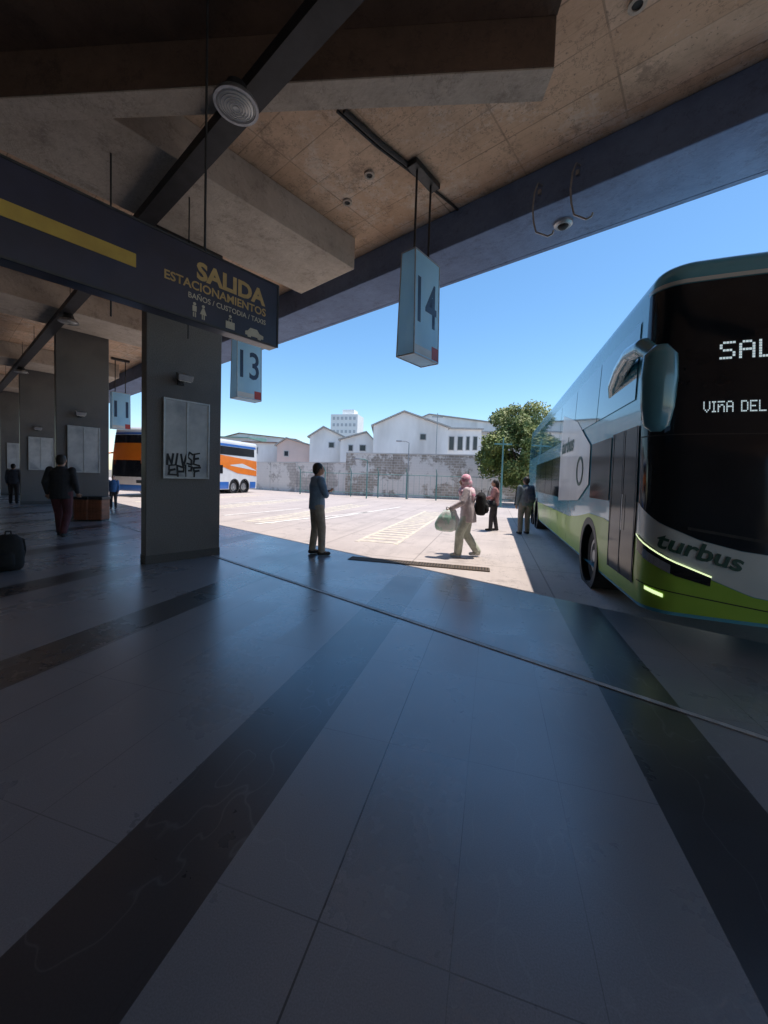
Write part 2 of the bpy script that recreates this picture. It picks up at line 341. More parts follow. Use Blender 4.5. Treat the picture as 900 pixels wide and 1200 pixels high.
# ------------------------------------------------------------------ sky and sun
SUN = Vector((.25, .128, 1)).normalized()
w = bpy.data.worlds.new('World'); scene.world = w; w.use_nodes = True
nt = w.node_tree; bg = nt.nodes['Background']; sky = nt.nodes.new('ShaderNodeTexSky'); sky.sky_type = 'NISHITA'; sky.sun_disc = False
sky.sun_elevation = math.asin(SUN.z); sky.sun_rotation = math.atan2(SUN.x, SUN.y); sky.air_density = 1.0; sky.dust_density = .4; sky.ozone_density = 2.0
hs_ = nt.nodes.new('ShaderNodeHueSaturation'); hs_.inputs['Saturation'].default_value = 1.2; hs_.inputs['Hue'].default_value = .495
nt.links.new(sky.outputs[0], hs_.inputs['Color']); nt.links.new(hs_.outputs[0], bg.inputs[0]); bg.inputs[1].default_value = .15
hs_.inputs['Value'].default_value = 1.4
sl = bpy.data.lights.new('sun', 'SUN'); sl.energy = 5; sl.angle = R(.5); sl.color = (1, .93, .84)
so = bpy.data.objects.new('sun', sl); col.objects.link(so); so.rotation_euler = SUN.to_track_quat('Z', 'Y').to_euler(); so.location = (0,0,30)
scene.view_settings.view_transform = 'Standard'; scene.view_settings.look = 'None'; scene.view_settings.exposure = 0

# ------------------------------------------------------------------ setting
def sheet(name, pts, m, z):
    o = MB().add([(p[0],p[1],z) for p in pts], [tuple(range(len(pts)))]).build(name, m, recalc=False)
    if o.data.polygons[0].normal.z < 0: o.data.flip_normals()
    return tag(o, kind='structure')
sheet('ground', [(-900,-900),(900,-900),(900,900),(-900,900)], M['ground'], -.03)
sheet('parking_lot', [(-70,-20),(40,-20),(40,60),(-70,60)], M['lot'], -.008)
sheet('platform_floor', [K(-14,-8), K(46,-8), K(46,5.22), K(-14,5.22)], M['tiles'], 0)  # tiles end at the canopy's shadow edge; paler lot colour brightens the sunlit wedge
kb = MB(); kb.box(-46, 14, 3.19, 3.238, .001, .008)
ko = kb.build('kerb_strip', M['strip'], bevel=.002); ko.rotation_euler.z = -UA; tag(ko, kind='structure')
kb = MB(); kb.box(-46, 14, 3.239, 3.252, .0005, .003)
ko = kb.build('kerb_shadow_line', M['black']); ko.rotation_euler.z = -UA; tag(ko, kind='structure')  # shadow beside the strip, put in as a thin black bar

def marking(name, mb, m):
    o = mb.build(name, m); tag(o, kind='structure'); return o
for xc in (-2.55, -7.0, -11.5, -16.0):
    mb = MB(); y0_ = 8.3+(abs(xc)-2.5)*.42
    for k in range(22):
        mb.box(xc-.42, xc+.42, y0_+.1+k*.42, y0_+.3+k*.42, -.008, -.003)
    for sx in (-.47, .47): mb.box(xc+sx-.05, xc+sx+.05, y0_, y0_+9.5, -.008, -.0025)
    marking('road_marking', mb, M['mark_y'])
for k, (a, b_) in enumerate((((262,604),(352,596)), ((300,614),(430,600)), ((380,608),(470,594)), ((265,590),(330,586)))):
    p, q = G(*a), G(*b_); d = (q-p).normalized(); s = Vector((-d.y, d.x, 0))*.09
    mb = MB(); mb.prism([p-s, q-s, q+s, p+s], -.002, .0); marking('road_marking', mb, M['mark_w'])
ga, gb = G(410,654), G(574,668); gm = (ga+gb)/2; L = (gb-ga).length
t = thing('drain_grate', 'long brown iron drain grate in the paving at the feet of the walking woman', 'drain grate', (gm.x,gm.y,.001), math.atan2(gb.y-ga.y, gb.x-ga.x))
w_ = .26
MB().box(-L/2, L/2, -w_/2, w_/2, .0005, .002).build('pit', M['black'], t)
nsg = 4
for s_i in range(nsg):
    a0, a1 = -L/2+L*s_i/nsg+.005, -L/2+L*(s_i+1)/nsg-.005
    f = MB(); f.box(a0, a1, -w_/2, -w_/2+.025, .003, .010); f.box(a0, a1, w_/2-.025, w_/2, .003, .010)
    f.box(a0, a0+.025, -w_/2+.025, w_/2-.025, .003, .010); f.box(a1-.025, a1, -w_/2+.025, w_/2-.025, .003, .010); fo = f.build('frame', M['grate'], t)
    g = MB(); k = a0+.045
    while k < a1-.06: g.box(k, k+.03, -w_/2+.025, w_/2-.025, .003, .008); k += .05
    g.build('grille', M['grate'], fo)

# ------------------------------------------------------------------ terminal canopy
RZ = -UA
can = thing('terminal_canopy', 'board-marked concrete canopy roof over the bus platform with deep edge beam', 'canopy', (0,0,0), RZ)
MB().box(-46, 14, -8, 6.37, 5.8, 6.1).build('ceiling_slab', M['ceil'], can)
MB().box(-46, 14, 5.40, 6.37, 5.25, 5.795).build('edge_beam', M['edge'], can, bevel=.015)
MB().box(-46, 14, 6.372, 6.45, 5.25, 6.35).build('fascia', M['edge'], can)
MB().prism([(-5.05,.95),(-5.05,4.95),(-6.6,4.95),(-6.6,.0)], 5.25, 5.797).build('cross_beam', M['beam'], can, bevel=.012)
for k in range(1, 6):
    a = -5.05 - 6.8*k
    MB().box(a-1.55, a, -8, 4.95, 5.25, 5.797).build('cross_beam', M['beam'], can, bevel=.012)
Li = Matrix.Rotation(UA, 3, 'Z')
def loc(p): return Li @ Vector(p)
bp_ = [loc(G(650,77,5.2)), loc(G(0,113,5.2)), loc(G(0,143,5.2)), loc(G(635,118,5.2))]
d1 = (bp_[1]-bp_[0]).normalized(); bp_[1] += d1*3.5; d2 = (bp_[2]-bp_[3]).normalized(); bp_[2] += d2*3.5
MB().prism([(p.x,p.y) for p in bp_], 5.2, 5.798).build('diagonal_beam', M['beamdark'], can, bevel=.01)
MB().prism([(p.x,p.y) for p in (bp_[0]+(bp_[3]-bp_[0])*.03, bp_[1]+(bp_[2]-bp_[1])*.03, bp_[1]+(bp_[2]-bp_[1])*.97, bp_[0]+(bp_[3]-bp_[0])*.97)], 5.185, 5.1995).build('beam_soffit', M['beam'], can)  # paler sheet: the beam's lit underside put into its colour
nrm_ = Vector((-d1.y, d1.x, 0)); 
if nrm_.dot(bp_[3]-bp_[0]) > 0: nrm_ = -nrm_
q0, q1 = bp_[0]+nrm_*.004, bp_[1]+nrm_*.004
MB().prism([(p.x,p.y) for p in (q0, q1, q1+nrm_*2.2, q0+nrm_*2.2)], 5.62, 5.796).build('added_dark_sheet', M['beamdark'], can)  # added sheet; the ceiling's darkness in this corner is put into its colour
MB().box(-46, 14, -8.3, -8.01, 0, 6.1).build('unseen_rear_wall', M['rear'], can)  # unseen wall behind the camera, added to darken the platform

def pillar(S, lab):
    t = thing('concrete_pillar', lab, 'pillar', K(S, 2.74), RZ, 'pillars along the platform edge')
    MB().box(-.22, 0, -.60, .60, .0, 5.8).build('shaft', M['pillar'], t, bevel=.012)
    MB().box(-.225, .005, -.605, .605, .0, .14).build('base_band', M['pband'], t, bevel=.004)
    return t
plabs = ['speckled grey concrete pillar nearest the camera, with the graffitied notice board', 'grey concrete pillar second from the camera, behind the wooden bins',
         'third grey concrete pillar along the platform, beyond the wooden bins', 'fourth concrete pillar down the platform, near the left edge', 'fifth and farthest concrete pillar visible down the platform']
PS = [6.72, 13.55, 20.35, 27.2, 34.0]
for S, l in zip(PS, plabs): pillar(S, l)

def board(S, lab, z0=1.38, z1=2.68):
    t = thing('notice_board', lab, 'notice board', K(S, 2.74, z0) - U*.012, RZ, 'notice boards on the pillars')
    h = z1-z0
    MB().box(0, .03, -.37, .37, 0, h).build('backing', M['frame'], t, bevel=.006)
    MB().box(.03, .036, -.34, -.015, .04, h-.04).build('panel', M['board'], t)
    MB().box(.03, .036, .015, .34, .04, h-.04).build('panel', M['board'], t)
    fr = MB(); fr.box(.03,.05,-.37,-.345,0,h); fr.box(.03,.05,.345,.37,0,h); fr.box(.03,.05,-.345,.345,h-.03,h); fr.box(.03,.05,-.345,.345,0,.03); fr.box(.03,.045,-.012,.012,.03,h-.03)
    fr.build('frame', M['frame'], t, bevel=.003)
    return t

# ------------------------------------------------------------------ text
def text(name, s, m, parent, org, xd, ud, w_=None, h=None, bold=0, ext=.002, shear=0, center=False, spacing=1):
    c = bpy.data.curves.new(name, 'FONT'); c.body = s; c.size = 1; c.extrude = 0; c.offset = bold; c.shear = shear; c.space_character = spacing; c.resolution_u = 3
    o = bpy.data.objects.new(name, c); col.objects.link(o); dg = bpy.context.evaluated_depsgraph_get(); dg.update()
    me = bpy.data.meshes.new_from_object(o.evaluated_get(dg)); bpy.data.objects.remove(o)
    xs = [v.co.x for v in me.vertices]; ys = [v.co.y for v in me.vertices]
    W0, H0 = max(xs)-min(xs), max(ys)-min(ys)
    sx = w_/W0 if w_ else h/H0; sy = h/H0 if h else sx
    org, xd, ud = Vector(org), Vector(xd), Vector(ud); nd_ = xd.cross(ud)
    mx, my = min(xs), min(ys)
    for v in me.vertices:
        a = (v.co.x-mx)*sx - (W0*sx/2 if center else 0); b_ = (v.co.y-my)*sy
        v.co = org + xd*a + ud*b_ + nd_*ext
    me.materials.clear(); me.materials.append(m)
    ob = bpy.data.objects.new(name, me); col.objects.link(ob); ob.parent = parent; return ob

b1 = board(PS[0], 'grey two-panel notice board with black graffiti on the nearest pillar')
STR = {'N':[[(0,-.1),(.05,1.15),(.7,-.05),(.9,1.2)]], 'I':[[(.3,-.1),(.45,1.1)]], 'V':[[(0,1.1),(.4,-.1),(.9,1.15)]], 'S':[[(.85,.95),(.35,1.15),(.0,.75),(.7,.4),(.6,-.08),(-.05,.05)]],
       'E':[[(.9,1.1),(.05,1),(.1,.5),(.7,.58),(.1,.5),(.0,0),(.95,-.08)]], 'P':[[(.1,-.25),(.05,1.1),(.85,.95),(.75,.42),(.1,.40)]], 'F':[[(.1,-.2),(.12,.55),(.7,.6),(.12,.55),(.05,1),(.95,1.15)]]}
def scrawl(word, y0, z0, wd, h, seed):
    rr = random.Random(seed)
    for i, ch in enumerate(word):
        q = MB(); sc = rr.uniform(.9,1.25); oz = rr.uniform(-.015,.015); n_ = 0
        for st in STR[ch]:
            pts = [Vector((.040, y0+i*wd+p[0]*wd*.98+rr.uniform(-.006,.006), z0+oz+p[1]*h*sc+rr.uniform(-.008,.008))) for p in st]
            for a, b_ in zip(pts, pts[1:]):
                d = b_-a; d.normalize(); th = rr.uniform(.012,.018); s_ = Vector((0,-d.z,d.y))*th; e_ = d*th*.7; n_ += 1
                sh = Vector((.0004*n_+.0025*(i%2),0,0))
                q.extr([a-s_-e_+sh, b_-s_+e_+sh, b_+s_+e_+sh, a+s_-e_+sh], (.001,0,0))
        q.build('graffiti', M['marker'], b1)
scrawl('NIVSE', -.31, .24, .104, .140, 3); scrawl('EPPF', -.29, .065, .130, .120, 5)
board(PS[1], 'pale notice board on the second pillar behind the walking man')
board(PS[2], 'pale notice board on the third pillar down the platform')
board(PS[3], 'small distant notice board on the fourth pillar at left')

def flood(S, lab):
    t = thing('floodlight', lab, 'floodlight', K(S, 2.64, 2.98), RZ, 'small floodlights on the pillars')
    MB().box(0,.03,-.05,.05,-.06,.06).build('bracket', M['darkmetal'], t)
    MB().path([(.03,0,0),(.10,.02,-.02),(.16,.04,.03)], .014).build('arm', M['steel'], t)
    MB().hexa([(.12,-.11,.02),(.22,-.11,-.02),(.22,.11,-.02),(.12,.11,.02)], [(.13,-.12,.12),(.25,-.12,.07),(.25,.12,.07),(.13,.12,.12)]).build('housing', M['steel'], t, bevel=.006)
    MB().hexa([(.135,-.09,.002),(.205,-.09,-.028),(.205,.09,-.028),(.135,.09,.002)], [(.137,-.09,.012),(.207,-.09,-.016),(.207,.09,-.016),(.137,.09,.012)]).build('lens', M['lampglass'], t)
flood(PS[0], 'small grey floodlight above the graffitied notice board on nearest pillar')
flood(PS[1], 'small floodlight above the notice board on the second pillar')
flood(PS[2], 'tiny floodlight above the notice board on the third pillar')

# ------------------------------------------------------------------ cable tray + lamps
t = thing('cable_tray', 'long dark cable tray running under the ceiling beams toward the far end', 'cable tray', (0,0,0), RZ)
mb = MB(); mb.box(-44, 3, 1.90, 2.12, 5.06, 5.075); mb.box(-44, 3, 1.90, 1.915, 5.075, 5.18); mb.box(-44, 3, 2.105, 2.12, 5.075, 5.18); mb.build('channel', M['tray'], t)
MB().tube((-44,1.97,5.10),(3,1.97,5.10),.025).build('cable', M['black'], t); MB().tube((-44,2.04,5.10),(3,2.04,5.10),.02).build('cable', M['black'], t)
for k in range(18): MB().tube((-1.5-2.4*k,2.01,5.08),(-1.5-2.4*k,2.01,5.8),.008,.008,6).build('hanger_rod', M['tray'], t)
def lamp(S, T, lab, d=.19):
    t = thing('ceiling_lamp', lab, 'ceiling lamp', K(S, T, 5.06), RZ, 'round lamps under the cable tray')
    MB().tube((0,0,0),(0,0,-.10),.09,.12,24).build('housing', M['darkmetal'], t, smooth=False)
    MB().rings([((0,0,-.10),.10,.10),((0,0,-.13),d*.92,d*.92),((0,0,-.17),d,d)],32).build('reflector', M['steel'], t)
    MB().rings([((0,0,-.171),d*.90,d*.90),((0,0,-.180),d*.88,d*.88),((0,0,-.195),d*.6,d*.6),((0,0,-.20),d*.2,d*.2)],36).build('lens', M['lampglass'], t, smooth=True)
    for r, zz_ in ((.03,-.206),(.055,-.205),(.08,-.203),(.105,-.201),(.13,-.195),(.155,-.187)): MB().ringd((0,0,zz_),(0,0,1),r*d/.19,(r+.004)*d/.19,.006).build('guard_ring', M['steel'], t)
    MB().ringd((0,0,-.176),(0,0,1),d*.90,d*1.04,.02).build('rim', M['steel'], t)
lp = G(277,122,4.9); ll = loc(lp)
lamp(-ll.x, ll.y, 'large round ringed ceiling lamp hanging above the exit sign')
lamp(11.5, 2.05, 'second round ceiling lamp, seen beneath the exit sign at left')
lamp(19.0, 2.05, 'third small round ceiling lamp far down the platform')

# ------------------------------------------------------------------ SALIDA sign
t = thing('hanging_sign', 'long navy SALIDA exit sign with gold lettering and yellow stripe, hanging from rods', 'hanging sign', K(3.2,0,2.71), RZ)
MB().box(-.14, 0, -1.3, 2.14, 0, .585).build('panel', M['signbody'], t, bevel=.01)
fr = MB(); fr.box(0,.006,-1.3,2.14,.57,.585); fr.box(0,.006,-1.3,2.14,0,.015); fr.box(0,.006,2.125,2.14,.015,.57); fr.build('frame', M['darkmetal'], t)
MB().box(0,.004,-1.2,.95,.24,.335).build('stripe', M['yellow'], t)
yx, zz = (0,1,0), (0,0,1)
text('lettering', 'SALIDA', M['gold'], t, (0,1.375,.335), yx, zz, .62, .145, .040, .003)
text('lettering', 'ESTACIONAMIENTOS', M['gold'], t, (0,1.137,.245), yx, zz, .865, .070, .022, .003)
text('lettering', 'BAÑOS / CUSTODIA / TAXIS', M['palegold'], t, (0,1.312,.170), yx, zz, .69, .054, .012, .003)
def picto_person(y, dress):
    p = MB(); p.disc((.003,y,.165),(1,0,0),.012,.003,12)
    if dress: p.extr([(.0015,y-.008,.150),(.0015,y-.026,.10),(.0015,y+.026,.10),(.0015,y+.008,.150)],(.003,0,0))
    else: p.box(.0015,.0045,y-.016,y+.016,.105,.150)
    p.box(.0015,.0045,y-.012,y-.003,.062,.099); p.box(.0015,.0045,y+.003,y+.012,.062,.099); o = p.build('pictogram', M['palegold'], t); o.location.z = -.03
picto_person(1.36, False); picto_person(1.43, True)
p = MB(); p.box(.0015,.0045,1.62,1.70,.06,.12); p.box(.0015,.0045,1.645,1.65,.121,.14); p.box(.0015,.0045,1.67,1.675,.121,.14); p.box(.0015,.0045,1.645,1.675,.1405,.147); p.disc((.003,1.66,.165),(1,0,0),.012,.003,12); p.build('pictogram', M['palegold'], t).location.z = -.03
p = MB(); p.extr([(.0015,1.80,.06),(.0015,1.98,.06),(.0015,1.98,.09),(.0015,1.94,.10),(.0015,1.915,.13),(.0015,1.85,.13),(.0015,1.825,.10),(.0015,1.80,.09)],(.003,0,0)); p.disc((.003,1.84,.058),(1,0,0),.018,.0035,12); p.disc((.003,1.94,.058),(1,0,0),.018,.0035,12); p.build('pictogram', M['palegold'], t).location.z = -.03
for y in (1.47, -.6):
    MB().tube((-.07,y,.585),(-.07,y,3.08),.010,.010,8).build('rod', M['darkmetal'], t)
t = thing('hanging_rod', 'two thin dark rods hanging from the beam behind the exit sign', 'rod', K(5.6,2.3,0), RZ)
MB().tube((0,0,3.35),(0,0,5.25),.010,.010,8).build('rod', M['darkmetal'], t); MB().tube((0,-.9,3.35),(0,-.9,5.25),.010,.010,8).build('rod', M['darkmetal'], t)

# ------------------------------------------------------------------ bay number signs
def baysign(S, T, num, lab, zb=3.2, H=1.4, top=5.8):
    t = thing('bay_number_sign', lab, 'bay sign', K(S,T,zb), RZ, 'hanging bay number signs')
    b0, b1_, wd = .150, .115, .30
    MB().hexa([(-b0,-wd,0),(b0,-wd,0),(b0,wd,0),(-b0,wd,0)], [(-b1_,-wd,H),(b1_,-wd,H),(b1_,wd,H),(-b1_,wd,H)]).build('light_box', M['acr'], t, bevel=.006)
    e = MB()
    for sx in (-1,1):
        for sy in (-1,1): e.tube((sx*b0,sy*wd,0),(sx*b1_,sy*wd,H),.010,.010,6)
    for z, bb in ((0,b0),(H,b1_)):
        for sy in (-1,1): e.tube((-bb,sy*wd,z),(bb,sy*wd,z),.010,.010,6)
        for sx in (-1,1): e.tube((sx*bb,-wd,z),(sx*bb,wd,z),.010,.010,6)
    e.build('edge_trim', M['frame'], t)
    up = Vector((-(b0-b1_),0,H)).normalized()
    def fp(y,z): return Vector((b0-(b0-b1_)*z/H, y, z))
    text('number', num, M['numblue'], t, fp(0,.45), (0,1,0), up, .47, .62, .012, .004, center=True)
    q = MB(); q.add([fp(.12,.02)+Vector((.006,0,0)), fp(.29,.02)+Vector((.006,0,0)), fp(.29,.20)+Vector((.006,0,0)), fp(.12,.20)+Vector((.006,0,0))], [(0,1,2,3)]); q.build('sticker', M['red'], t)
    q = MB(); q.add([fp(-.29,.02)+Vector((.006,0,0)), fp(.11,.02)+Vector((.006,0,0)), fp(.11,.13)+Vector((.006,0,0)), fp(-.29,.13)+Vector((.006,0,0))], [(0,1,2,3)]); q.build('sticker', M['white'], t)
    for sy in (-1,1): MB().tube((0,sy*.17,H),(0,sy*.17,top-zb-.07),.016,.016,8).build('rod', M['darkmetal'], t)
    MB().box(-.08,.08,-.30,.30,top-zb-.08,top-zb-.001).build('mounting_box', M['darkmetal'], t, bevel=.008)
p14 = loc(ONP(497,208,Vector((0,0,1)),5.74))
S14, T14 = -p14.x, p14.y
baysign(S14, T14, '14', 'nearest hanging pale blue light box sign with number 14')
baysign(S14+4.95, T14+.16, '13', 'hanging light box sign with number 13 just right of the near pillar')
p11 = loc(AD(141,503,15.0))
baysign(-p11.x, p11.y, '11', 'small distant hanging light box sign with number 11', zb=p11.z)

# ceiling fittings
t = thing('conduit', 'thin conduit pipe running across the ceiling above sign 14', 'conduit', (0,0,0), RZ)
pts = [loc(G(x,y,5.775)) for x, y in ((395,130),(440,170),(486,205),(530,240),(565,272))]
MB().path(pts, .018, 8).build('pipe', M['darkmetal'], t)
pts2 = [p + Vector((.07,.05,0)) for p in pts[:3]]; MB().path(pts2, .03, 8).build('pipe', M['darkmetal'], t)
for (px0, py0, px1, py1, lab) in ((630,214,642,277,'left curved hooked rod hanging from the canopy edge beam'), (675,190,687,257,'right curved hooked rod hanging from the canopy edge beam')):
    a = loc(ONP(px0,py0,N,5.28)); b_ = loc(ONP(px1,py1,N,5.28)); 
    t = thing('hooked_rod', lab, 'rod', K(-a.x, a.y, 0), RZ)
    z0, z1 = a.z, b_.z; dx = b_.x-a.x; h_ = z0-z1
    MB().box(-.02,.02,.08,.12,z0-.10,z0-.04).build('clamp', M['steel'], t)
    pts_ = [(.02,.12,z0+.02),(0,.02,z0),(-.035,0,z0-.15*h_),(-.05,0,z0-.4*h_),(-.03,0,z0-.65*h_),(.01,0,z0-.85*h_),(dx,0,z1),(dx+.06,0,z1+.01),(dx+.07,0,z1+.05)]
    MB().path(pts_, .012, 8).build('rod', M['steel'], t)
a = G(660,262,5.24)
t = thing('cctv_dome', 'small round CCTV dome under the canopy edge beam', 'cctv', (a.x,a.y,5.25), RZ)  # CCTV dome camera fixed under the edge beam
MB().rings([((0,0,0),.13,.13),((0,0,-.03),.125,.125),((0,0,-.05),.10,.10)],28).build('housing', M['steel'], t, smooth=False)
MB().rings([((0,0,-.05),.075,.075),((0,0,-.08),.05,.05),((0,0,-.09),.02,.02)],20).build('dome', M['black'], t, smooth=True)
for i, (px, py) in enumerate(((433,205),(407,237),(747,5),(361,267))):
    a = G(px,py,5.79)
    t = thing('junction_cap', ['small round cap on the ceiling left of sign 14','small vented round cap on the ceiling near the cross beam','small round cap on the ceiling above the bus','small round cap on the ceiling beside the cross beam end'][i], 'ceiling cap', (a.x,a.y,5.8), RZ)
    MB().ringd((0,0,-.012),(0,0,1),.045,.075,.024).build('rim', M['beam'], t); MB().tube((0,0,-.004),(0,0,-.012),.045,.045,16).build('cap', M['black'], t)

# ------------------------------------------------------------------ buses
def make_bus(name, label, loc_, L, Ht, wheels, scheme, WR=.44):
    root = thing(name, label, 'bus', loc_, 0)
    W, r = 1.28, .28
    pl = []
    n1 = 14
    for i in range(n1+1):
        x = -(W-r)*i/n1; pl.append((x, .11*(x/W)**2))
    yb = pl[-1][1]
    for i in range(1, 11):
        a = R(9*i); pl.append((-(W-r)-r*math.sin(a), yb + r - r*math.cos(a)))
    y0 = yb + r; k = int((L-.2-y0)/.1)
    for i in range(1, k+1): pl.append((-W, y0 + (L-.2-y0)*i/k))
    for i in range(1, 6):
        a = R(18*i); pl.append((-(W-.2)-.2*math.cos(a), L-.2+.2*math.sin(a)))
    for i in range(1, 6): pl.append((-(W-.2)*(1-i/5), L))
    cs = [0]
    for a, b_ in zip(pl, pl[1:]): cs.append(cs[-1] + math.hypot(b_[0]-a[0], b_[1]-a[1]))
    s_side = cs[n1+10]
    def SY(y): return s_side + (y-y0)
    ZR = Ht-.24
    def wz(z):
        if z < .6: return 1-.02*(.6-z)/.3
        if z < 2.3: return 1
        if z < ZR: return 1-.04*(z-2.3)/(ZR-2.3)
        t_ = min(1,(z-ZR)/(Ht-ZR)); return .96*(1-.22*(1-math.sqrt(max(0,1-t_*t_))))
    def rake(z):
        v = .05*max(0,(.7-z)/.4) if z < .7 else 0
        if z > 1.0: v += .26*((z-1.0)/(ZR-1.0))**1.5 if z < ZR else .26
        if z > ZR: t_ = (z-ZR)/(Ht-ZR); v += .26*(1-math.sqrt(max(0,1-t_*t_)))
        return v
    def P(s, z, off=0):
        sg = 1 if s >= 0 else -1; a = min(abs(s), cs[-1]-1e-6)
        lo, hi = 0, len(cs)-1
        while hi-lo > 1:
            md = (lo+hi)//2
            if cs[md] <= a: lo = md
            else: hi = md
        f = (a-cs[lo])/(cs[hi]-cs[lo]); A, B = pl[lo], pl[hi]
        x = A[0]+(B[0]-A[0])*f; y = A[1]+(B[1]-A[1])*f
        tx, ty = B[0]-A[0], B[1]-A[1]; l = math.hypot(tx,ty); nx, ny = -ty/l, tx/l
        if nx*x + ny*(y-L/2) < 0: nx, ny = -nx, -ny
        y2 = y + rake(z)*max(0, 1-y/1.3)
        return Vector(((x*wz(z) + nx*off)*sg, y2 + ny*off, z))
    zs = [.30,.36,.45] + [.55+.1*i for i in range(int((ZR-.55)/.1)+1)] + [ZR+(Ht-ZR)*q for q in (.15,.3,.45,.6,.75,.88,.96,1)]
    ss = cs; mb = MB()
    loop = [('L', s) for s in ss] + [('R', -s) for s in reversed(ss[1:-1])]
    n = len(loop)
    for z in zs:
        for _, s in loop: mb.v.append(P(s, z))
    for j in range(len(zs)-1):
        for i in range(n):
            a, b_ = j*n+i, j*n+(i+1)%n
            cpt = (mb.v[a]+mb.v[b_]+mb.v[a+n]+mb.v[b_+n])/4
            if abs(cpt.x) > 1.1 and any(math.hypot(cpt.y-wy, cpt.z-WR) < WR+.02 for wy in wheels): continue
            mb.f.append((a, b_, b_+n, a+n))
    mb.f.append(tuple(range((len(zs)-1)*n, len(zs)*n)))
    mb.f.append(tuple(range(n))[::-1])
    body = mb.build('body', M[scheme['base']], root, smooth=True)
    es = body.modifiers.new('e','EDGE_SPLIT'); es.split_angle = R(50)
    def patch(nm, s0, s1, zl, zh, off, m, par=root, ns=None, nz=8):
        ns = ns or max(2, int(abs(s1-s0)/.06)); ns = min(ns, 200)
        zl = zl if callable(zl) else (lambda s, v=zl: v); zh = zh if callable(zh) else (lambda s, v=zh: v)
        q = MB()
        for i in range(ns+1):
            s = s0+(s1-s0)*i/ns; a, b_ = zl(s), zh(s)
            for j in range(nz+1): q.v.append(P(s, a+(b_-a)*j/nz, off))
        for i in range(ns):
            for j in range(nz): a = i*(nz+1)+j; q.f.append((a, a+1, a+nz+2, a+nz+1))
        return q.build(nm, M[m] if isinstance(m, str) else m, par, smooth=True, recalc=False)
    for wy in wheels:
        for sg in (-1, 1):
            x = sg*W
            w_ = MB(); w_.ringd((x, wy, WR), (1,0,0), WR-.02, WR+.085, .018, 40); 
            w_.build('wheel_arch', M['darkmetal'], root)
            wl = MB(); nn = 14; q_ = WR+.07
            for i in range(nn):
                a0, a1 = 2*PI*i/nn, 2*PI*(i+1)/nn
                wl.add([(x-sg*.01, wy+q_*math.cos(a0), WR+q_*math.sin(a0)), (x-sg*.01, wy+q_*math.cos(a1), WR+q_*math.sin(a1)), (x-sg*.5, wy+q_*math.cos(a1), WR+q_*math.sin(a1)), (x-sg*.5, wy+q_*math.cos(a0), WR+q_*math.sin(a0))], [(0,1,2,3)])
            wl.disc((x-sg*.5, wy, WR), (1,0,0), q_, .01); wl.build('wheel_well', M['black'], root)
            rr_ = WR-.035; k_s = rr_/.49
            wh = thing('wheel', None, None, (x-sg*.22, wy, rr_)); wh.parent = root
            ty = MB(); ty.ringd((0,0,0),(1,0,0),.29*k_s,.49*k_s,.27,40); ty.build('tyre', M['black'], wh, bevel=.03)
            rm = MB(); rm.ringd((sg*.10,0,0),(1,0,0),.235*k_s,.292*k_s,.05,40); rm.disc((sg*.06,0,0),(1,0,0),.25*k_s,.03,32); rm.disc((sg*.10,0,0),(1,0,0),.10*k_s,.08,20)
            for kk in range(10):
                a = 2*PI*kk/10; rm.tube((sg*.07,.165*k_s*math.cos(a),.165*k_s*math.sin(a)),(sg*.10,.165*k_s*math.cos(a),.165*k_s*math.sin(a)),.014,.014,6)
            rm.build('rim', M['frame'], wh)
    return root, P, SY, s_side, patch, ZR, W, y0

BX, BY = 2.70, 4.0
WR = .46
bus, P, SY, SS, patch, ZR, W, y0b = make_bus('double_decker_bus', 'green and teal double-decker coach in bay 14, front turned toward the platform', (BX,BY,0), 13.2, 3.72, (2.35, 9.6, 10.9), {'base':'silver'}, WR)
sE = SY(12.9)
def lerp(pts):
    def f(s):
        s = abs(s)
        if s <= pts[0][0]: return pts[0][1]
        for (a, va), (b_, vb) in zip(pts, pts[1:]):
            if s <= b_: t_ = (s-a)/(b_-a); return va+(vb-va)*t_
        return pts[-1][1]
    return f
hi = lerp([(0,.50),(.5,.56),(.85,.70),(SS-.1,.96),(SS,.98),(SY(1.0),1.0),(SY(1.6),1.06),(SY(2.4),1.06),(SY(3.2),.95),(SY(4.0),.88),(SY(12.9),.88)])
def lo_arch(wheels_, base=.335):
    def f(s):
        y = abs(s)-SS+y0b
        v = base; q = WR+.075
        for wy in wheels_:
            d = abs(y-wy)
            if d < q: v = max(v, WR+math.sqrt(q*q-d*d))
        return v
    return f
WHL = (2.35,9.6,10.9)
wsl = lerp([(0,.90),(.6,.96),(.9,1.03),(1.2,1.16),(SS+.02,1.34)])
for sg in (1,-1):
    patch('green_skirt', 0*sg, sE*sg, lo_arch(WHL), lambda s: max(hi(s), lo_arch(WHL)(s)+.005), .006, 'green', ns=200)
    patch('pale_band', 0, (SS+.3)*sg, lambda s: hi(s)+.005, lambda s: max(wsl(s)-.004, hi(s)+.02), .005, 'pale')
patch('windscreen', -(SS+.02), SS+.02, wsl, 3.42, .010, 'wsglass', nz=14)
patch('windscreen_seam', -(SS), SS, 1.98, 1.990, .013, 'black', nz=1)
patch('roof_trim', -(SS+.05), SS+.05, 3.43, 3.47, .012, 'pale', nz=2)
